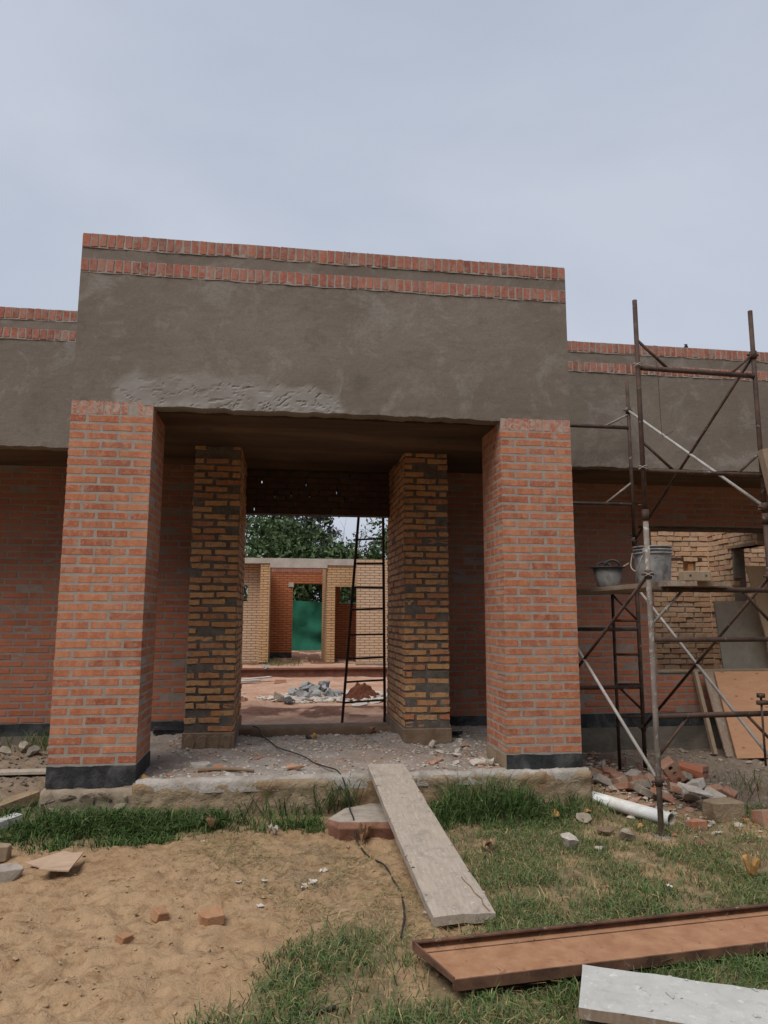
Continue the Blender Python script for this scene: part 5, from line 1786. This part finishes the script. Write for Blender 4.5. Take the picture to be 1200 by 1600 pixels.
wpart('wall', 'far_pale', [(-3.0, 0.42, 13.6, 13.85, -0.2, 2.39), (0.42, 0.72, 13.6, 13.85, -0.2, 1.42), (0.42, 0.72, 13.6, 13.85, 1.86, 2.39), (0.72, 1.06, 13.6, 13.85, -0.2, 2.39)], wing, 'pale brick wall with small window at the left')
wpart('pier', 'far_yellow', [(1.06, 1.30, 13.2, 15.4, -0.12, 2.39)], wing, 'ochre pier left of the recess')
wpart('wall', 'far_orange', [(1.30, 1.93, 15.5, 15.75, 0.0, 2.45), (1.93, 2.80, 15.5, 15.75, 1.975, 2.45), (2.80, 3.30, 15.5, 15.75, 0.0, 2.45)], wing, 'orange brick wall at the back of the recess with a door opening')
o = wpart('soldier_course', 'far_orange', [])
bb = o
m = MB()
for i in range(22):
    x = 1.32 + i * 0.065
    m.box(x, x + 0.052, 15.485, 15.51, 2.30, 2.41)
o2_ = m.build('soldier_brick', 'band_brick', bb); o2_['kind'] = 'stuff'
wpart('base_course', 'bitumen', [(1.30, 1.93, 15.49, 15.74, -0.2, -0.01)])
wpart('base_course', 'bitumen', [(2.80, 3.30, 15.49, 15.74, -0.2, -0.01)])
wpart('pier', 'far_yellow', [(2.78, 2.99, 13.2, 15.5, -0.15, 2.36), (2.99, 3.60, 13.2, 13.45, 1.81, 2.36)], wing, 'ochre pier right of the recess with the lintel of the niche')
wpart('niche_wall', 'far_orange', [(2.99, 3.29, 15.46, 15.70, -0.2, 2.3), (3.29, 3.84, 15.46, 15.70, -0.2, 1.405), (3.84, 4.3, 15.46, 15.70, -0.2, 2.3)])
wpart('niche_ceiling', 'ring_beam', [(2.99, 4.2, 13.45, 15.46, 2.2, 2.34)])
wpart('wall', 'far_pale', [(3.47, 7.5, 12.2, 12.45, -0.10, 2.455)], wing, 'nearest pale brick wall of the rear wing at the right')
wpart('base_course', 'plinth', [(3.46, 7.5, 12.19, 12.46, -0.4, -0.10)])
wpart('ring_beam', 'ring_beam', [(-3.0, 1.30, 13.17, 13.9, 2.392, 2.53), (1.30, 2.78, 13.17, 13.6, 2.285, 2.53), (2.78, 3.60, 13.17, 13.6, 2.362, 2.53)], wing, 'pale concrete ring beam')
wpart('jamb_patch', 'ring_beam', [(1.80, 1.945, 15.48, 15.5, 1.88, 2.0)])

# green netting behind
n_ = 60
u = np.linspace(-6, 10, n_ * 3); v = np.linspace(0, 1, 14)
U, V = np.meshgrid(u, v)
topz = 1.56 + 0.05 * np.sin(U * 1.3) + 0.05 * (fbm(U, U * 0, 3, 2) - .5)
Z = -0.25 + V * (topz + 0.25)
Yv = 20 + 0.34 * (fbm(U * 1.6 + V, V * 2.5, 7, 4) - .5) * 2 + 0.08 * np.sin(U * 2.2 + V * 2)
idx = np.arange(U.size).reshape(U.shape)
f = np.stack([idx[:-1, :-1], idx[:-1, 1:], idx[1:, 1:], idx[1:, :-1]], -1).reshape(-1, 4)
tn = empty('netting_screen', (2.5, 20, -0.2), 0, 'green shade netting stretched behind the rear wing', 'netting')
o = bpy.data.objects.new('net', npmesh('net', np.stack([U - 2.5, Yv - 20, Z + 0.2], -1).reshape(-1, 3), f, 'tarp', True)); link(o, tn)
for x in (-5, -2, 1, 4, 7, 10):
    m = MB(); m.tube([(x - 2.5, 0.12, 0), (x - 2.5, 0.12, 1.8)], 0.04, 8); m.build('post', 'bark', tn)

# ------------------------------------------------------------------ trees
def tree(loc, hgt, rx, ry, z0f, mat, label, seed, nclump=150, per=46, leaf=0.11, group='trees behind the rear wing'):
    rg = np.random.default_rng(seed); rr = random.Random(seed)
    t = empty('tree', loc, 0, label, 'tree', group)
    m = MB()
    top = Vector((rr.uniform(-.3, .3), rr.uniform(-.3, .3), hgt * 0.8))
    m.tube([(0, 0, 0), top * 0.35 + Vector((.1, 0, 0)), top * 0.7, top], [0.16 * hgt / 7, 0.12 * hgt / 7, 0.07, 0.02], 8)
    for i in range(7):
        b = top * rr.uniform(0.25, 0.8); a = rr.uniform(0, 6.28)
        e = b + Vector((math.cos(a) * rx * .8, math.sin(a) * ry * .8, hgt * rr.uniform(.08, .22)))
        m.tube([b, b.lerp(e, .5) + Vector((0, 0, .15)), e], [0.06, 0.04, 0.012], 6)
    m.build('trunk', 'bark', t, True)
    th = rg.uniform(0, 2 * PI, nclump); ph = np.arccos(rg.uniform(-1, 1, nclump)); rad = rg.uniform(0.45, 1.0, nclump) ** 0.6
    zc, zr = hgt * (1 + z0f) / 2, hgt * (1 - z0f) / 2
    wob = 1 + 0.25 * np.sin(th * 3 + seed) * np.sin(ph * 4 + seed)
    C = np.stack([rx * rad * wob * np.sin(ph) * np.cos(th), ry * rad * wob * np.sin(ph) * np.sin(th), zc + zr * rad * wob * np.cos(ph)], -1)
    cs = rg.uniform(0.28, 0.6, nclump) * rx / 2.2
    P = np.repeat(C, per, 0) + rg.normal(0, 1, (nclump * per, 3)) * np.repeat(cs, per)[:, None] * np.array([0.6, 0.6, 0.42])
    N = len(P)
    d1 = rg.normal(0, 1, (N, 3)); d1 /= np.linalg.norm(d1, axis=1)[:, None]
    d2 = np.cross(d1, rg.normal(0, 1, (N, 3))); d2 /= np.linalg.norm(d2, axis=1)[:, None]
    s = rg.uniform(0.6, 1.3, N)[:, None] * leaf
    quad = np.stack([P - d1 * s, P + d2 * s * 0.45, P + d1 * s, P - d2 * s * 0.45], 1).reshape(-1, 3)
    f = np.arange(N * 4).reshape(N, 4)
    o = bpy.data.objects.new('crown', npmesh('crown', quad, f, mat)); link(o, t)
    return t


tree((1.2, 24, -0.2), 5.6, 2.3, 2.0, 0.12, 'leaf', 'dense mid-green tree at the left above the rear wing', 1)
tree((-1.6, 26, -0.2), 7.6, 2.6, 2.2, 0.15, 'leaf', 'tall green tree furthest left behind the rear wing', 2)
tree((2.35, 27, -0.2), 8.2, 1.6, 1.8, 0.10, 'leaf_dark', 'tall dark grey-green tree in the middle behind the rear wing', 3, 170, 46, 0.13)
tree((3.2, 23, -0.2), 4.2, 1.9, 1.6, 0.15, 'leaf', 'low green tree behind the netting in the middle', 4)
tree((6.1, 28, -0.2), 5.2, 1.7, 1.6, 0.15, 'leaf', 'small round green tree at the right above the rear wing', 5)
tree((5.0, 30, -0.2), 4.3, 1.2, 1.3, 0.2, 'leaf_dark', 'smallest dark tree between the bare tree and the right tree', 6, 100)
tree((8.6, 26, -0.2), 5.8, 2.2, 2.0, 0.12, 'leaf', 'green tree furthest right behind the rear wing', 7)
# added unseen tree belt behind the camera, blocks low sky to darken the porch
rg_ = np.random.default_rng(66)
nc = 900
cx_b = rg_.uniform(-20, 24, nc); top_b = 8.0 + 2.5 * fbm(cx_b * 0.35, cx_b * 0, 71, 3)
C_b = np.stack([cx_b, -15.5 + rg_.normal(0, 0.9, nc), rg_.uniform(0.0, 1.0, nc) ** 0.8 * top_b - 0.4], -1)
P_b = np.repeat(C_b, 34, 0) + rg_.normal(0, 1, (nc * 34, 3)) * np.array([0.65, 0.55, 0.5])
d1 = rg_.normal(0, 1, P_b.shape); d1 /= np.linalg.norm(d1, axis=1)[:, None]
d2 = np.cross(d1, rg_.normal(0, 1, P_b.shape)); d2 /= np.linalg.norm(d2, axis=1)[:, None]
q_b = np.stack([P_b - d1 * .3, P_b + d2 * .15, P_b + d1 * .3, P_b - d2 * .15], 1).reshape(-1, 3)
tag(link(bpy.data.objects.new('tree_belt', npmesh('tree_belt', q_b, np.arange(len(q_b)).reshape(-1, 4), 'leaf'))), 'added belt of trees out of view, blocking low sky to shade the porch', 'trees', kind='stuff')  # tree_belt is added out of view, only to block low sky
bt = empty('bare_tree', (4.1, 25.5, -0.2), 0, 'leafless grey tree with thin forked branches behind the rear wing', 'tree')
m = MB()
rr = random.Random(21)


def branch(p, d, l, r, depth):
    e = p + d * l
    mid = p.lerp(e, .5) + Vector((rr.uniform(-1, 1), rr.uniform(-1, 1), rr.uniform(-.5, 1))) * l * 0.06
    m.tube([p, mid, e], [r, r * .8, r * .6], 5, False)
    if depth == 0: return
    for _ in range(3 if depth > 2 else 2):
        nd = (d + Vector((rr.gauss(0, .45), rr.gauss(0, .4), rr.gauss(.05, .3)))).normalized()
        branch(p.lerp(e, rr.uniform(.55, 1.0)), nd, l * rr.uniform(.55, .8), r * .58, depth - 1)


branch(Vector((0, 0, 0)), Vector((0.02, 0, 1)), 2.2, 0.09, 5)
branch(Vector((0, 0, 1.0)), Vector((-0.5, 0, 1)).normalized(), 1.9, 0.06, 4)
branch(Vector((0, 0, 1.2)), Vector((0.45, 0.1, 1)).normalized(), 1.8, 0.05, 4)
m.build('branches', 'dead_wood', bt)

# ------------------------------------------------------------------ grass
def blades(name, P, H, lean, width, cols, label, flat=0.0, seed=1):
    rg = np.random.default_rng(seed)
    N = len(P)
    az = rg.uniform(0, 2 * PI, N)
    dirv = np.stack([np.cos(az), np.sin(az), np.zeros(N)], -1)
    side = np.stack([-np.sin(az), np.cos(az), np.zeros(N)], -1)
    tw = rg.uniform(0, 2 * PI, N)
    side = np.stack([np.cos(tw), np.sin(tw), np.zeros(N)], -1)
    upv = np.array([0, 0, 1.0])
    ln = lean * rg.uniform(0.3, 1.4, N)
    H = H[:, None]; ln = ln[:, None]; wv = (width * rg.uniform(0.6, 1.3, N))[:, None]
    m1 = P + upv * H * 0.55 * (1 - flat) + dirv * H * ln * 0.30
    t = P + upv * H * (0.95 - 0.35 * np.minimum(ln, 1.6)) * (1 - flat) + dirv * H * ln * 0.95
    V = np.stack([P - side * wv, P + side * wv, m1 + side * wv * .8, m1 - side * wv * .8, t], 1).reshape(-1, 3)
    b = (np.arange(N) * 5)[:, None]
    F = np.concatenate([b + np.array([[0, 1, 2]]), b + np.array([[0, 2, 3]]), b + np.array([[3, 2, 4]])])
    C = np.repeat(np.concatenate([cols, np.ones((N, 1))], 1), 5, 0)
    o = bpy.data.objects.new(name, npmesh(name, V, F, 'grass', False, {'col': ('FLOAT_COLOR', C)}))
    link(o)
    return tag(o, label, 'grass', kind='stuff')


def sample(poly, n, soft, dens, seed):
    rg = np.random.default_rng(seed)
    xa, xb = min(p[0] for p in poly) - .1, max(p[0] for p in poly) + .1
    ya, yb = min(p[1] for p in poly) - .1, max(p[1] for p in poly) + .1
    x = rg.uniform(xa, xb, n); y = rg.uniform(ya, yb, n)
    k = rg.uniform(0, 1, n) < poly_mask(x, y, poly, soft) * dens(x, y)
    return x[k], y[k]


def pal(rg, n, lst, w_):
    c = np.array(lst)[rg.choice(len(lst), n, p=np.array(w_) / sum(w_))]
    return c * rg.uniform(0.7, 1.3, (n, 1))


G1, G2, G3 = (0.040, 0.080, 0.018), (0.072, 0.125, 0.030), (0.13, 0.18, 0.060)
OL, OL2, ST, ST2 = (0.105, 0.135, 0.055), (0.15, 0.175, 0.08), (0.36, 0.26, 0.13), (0.27, 0.19, 0.09)
rg = np.random.default_rng(4)
x, y = sample(STRIP, 68000, 0.06, lambda x, y: (0.12 + 0.88 * sstep(0.40, 0.62, fbm(x * 4.5, y * 4.5, 201, 3))) * np.where(y > -0.25, 0.7, 1.0), 41)
hmap = 0.055 + 0.06 * sstep(-0.42, -0.2, y) + 0.22 * sstep(0.42, 0.66, fbm(x * 2.2, y * 2.2, 202, 3)) * sstep(-0.48, -0.18, y) * (0.3 + 0.7 * sstep(0.8, 1.2, x))
k = ~((x > 2.2) & (x < 2.66) & (y > -0.75)) & ~((x > 1.95) & (x < 2.46) & (y < -0.08) & (y > -0.64)) & (rg.uniform(0, 1, len(x)) < np.where(x > 2.6, 0.42, 0.9))
x, y, hmap = x[k], y[k], hmap[k]
P = np.stack([x, y, ground_h(x, y) - 0.005], -1)
blades('tall_grass', P, hmap * rg.uniform(0.35, 1.4, len(x)), 0.95, 0.0038, pal(rg, len(x), [G1, G2, G3, OL], [4, 4, 2, 1]), 'tall green grass growing along the front of the porch', 0, 51)
keep = (2.0, 2.75)
x, y = sample(TURF_R, 330000, 0.12, lambda x, y: (0.14 + 0.84 * sstep(0.40, 0.60, fbm(x * 3.6, y * 3.6, 211, 4))) * (y > -3.5) * (x < 6.2), 42)
onw = ((x > 2.24) & (x < 2.7) & (y < -0.45) & (y > -1.98) & (x < 2.66))
onch = (y < -2.33 + (x - 2.2) * 0.094 + 0.0) & (y > -2.62 + (x - 2.2) * 0.094) & (x > 2.25)
onwb = poly_mask(x, y, P4, 0.01) > 0.5
k = ~(onch | onwb)
x, y = x[k], y[k]
lush = sstep(0.45, 0.7, fbm(x * 1.3 + 4, y * 1.3, 215, 3))
nearg = (y < -2.25) & (x > 2.7)
H = 0.022 + 0.045 * rg.uniform(0, 1, len(x)) + 0.045 * lush * rg.uniform(0, 1, len(x)) + 0.05 * nearg * rg.uniform(0, 1, len(x))
c1 = pal(rg, len(x), [OL, OL2, G2, G3, ST, ST2], [4, 4, 4.5, 2.5, 2, 2])
c2 = pal(rg, len(x), [G1, G2, G3, OL], [2, 4, 3, 2])
pick = (rg.uniform(0, 1, len(x)) < np.maximum(lush * 0.3, nearg * 0.8))[:, None]
P = np.stack([x, y, ground_h(x, y) - 0.004], -1)
blades('turf', P, H, 1.2, 0.0025, np.where(pick, c2, c1), 'thin olive turf covering the ground right of the ramp', 0.0, 52)
x, y = sample([(-0.3, -0.6), (1.0, -0.4), (2.3, -0.5), (2.4, -2.2), (1.6, -2.9), (0.0, -3.1), (-0.4, -1.5)], 2600, 0.2, lambda x, y: 0.3 + 0.7 * sstep(0.5, 0.6, fbm(x * 2.5, y * 2.5, 241, 3)), 47)
P = np.stack([x, y, ground_h(x, y) + 0.003], -1)
blades('loose_straw', P, rg.uniform(0.03, 0.10, len(x)), 1.5, 0.0014, pal(rg, len(x), [ST, ST2, (0.12, 0.075, 0.04)], [4, 3, 2]), 'loose straw and twigs scattered over the bare sand', 0.85, 57)
x, y = sample(DRY, 26000, 0.25, lambda x, y: 0.15 + 0.85 * sstep(0.42, 0.65, fbm(x * 3.5, y * 3.5, 221, 4)), 43)
P = np.stack([x, y, ground_h(x, y) + 0.002], -1)
blades('dry_grass', P, rg.uniform(0.03, 0.085, len(x)), 1.5, 0.0016, pal(rg, len(x), [ST, ST2, OL, OL2], [5, 4, 1.3, 1]), 'dry straw-coloured grass on the sand before the porch', 0.72, 53)
x, y = sample([(1.7, -3.4), (1.9, -1.9), (2.9, -0.5), (6, -0.5), (6, -3.4)], 16000, 0.1, lambda x, y: 0.2 + 0.8 * sstep(0.45, 0.65, fbm(x * 3, y * 3, 231, 4)), 44)
k = ~(((y < -2.30 + (x - 2.2) * 0.094) & (y > -2.65 + (x - 2.2) * 0.094)) | (poly_mask(x, y, P4, 0.02) > 0.5))
x, y = x[k], y[k]
P = np.stack([x, y, ground_h(x, y) + 0.004], -1)
blades('straw', P, rg.uniform(0.05, 0.13, len(x)), 1.5, 0.0013, pal(rg, len(x), [ST, ST2, OL2], [4, 3, 2]), 'dead straw stalks tangled in the turf', 0.65, 54)
# tufts at wall feet
tx = np.concatenate([rg.normal(4.45, .12, 500), rg.normal(-.55, .2, 350), rg.normal(5.9, .5, 300), rg.normal(1.6, .3, 300)])
ty = np.concatenate([rg.normal(1.95, .06, 500), rg.normal(1.9, .1, 350), rg.normal(.2, .25, 300), rg.normal(12.6, .2, 300)])
P = np.stack([tx, ty, ground_h(tx, ty)], -1)
blades('weeds', P, rg.uniform(.06, .28, len(tx)), 0.8, 0.003, pal(rg, len(tx), [G1, G2, OL, ST2], [2, 2, 3, 2]), 'sparse weeds growing at the foot of the walls', 0.0, 55)

# ------------------------------------------------------------------ labels that single out look-alikes, counted from the left
ORD = ['leftmost', 'second from left', 'third from left', 'fourth from left', 'fifth from left', 'sixth from left', 'seventh from left', 'eighth from left', 'ninth from left', 'rightmost']


def seen_x(o):
    d = o.location - Vector(CAM)
    return d.dot(rt2) / d.dot(fw)


for grp, txt in (('white scraps on the sand', 'of the whitish scraps on the sand left of the plank ramp'),
                 ('stones at the left wall foot', 'of the rough stones at the wall foot by the left porch column'),
                 ('rubble by the right porch column', 'of the rubble lumps between right pier and right porch column')):
    mem = sorted([o for o in COL.objects if o.get('group') == grp], key=seen_x)
    for i, o in enumerate(mem):
        o['label'] = (ORD[-1] if i == len(mem) - 1 else ORD[i]) + ' ' + txt
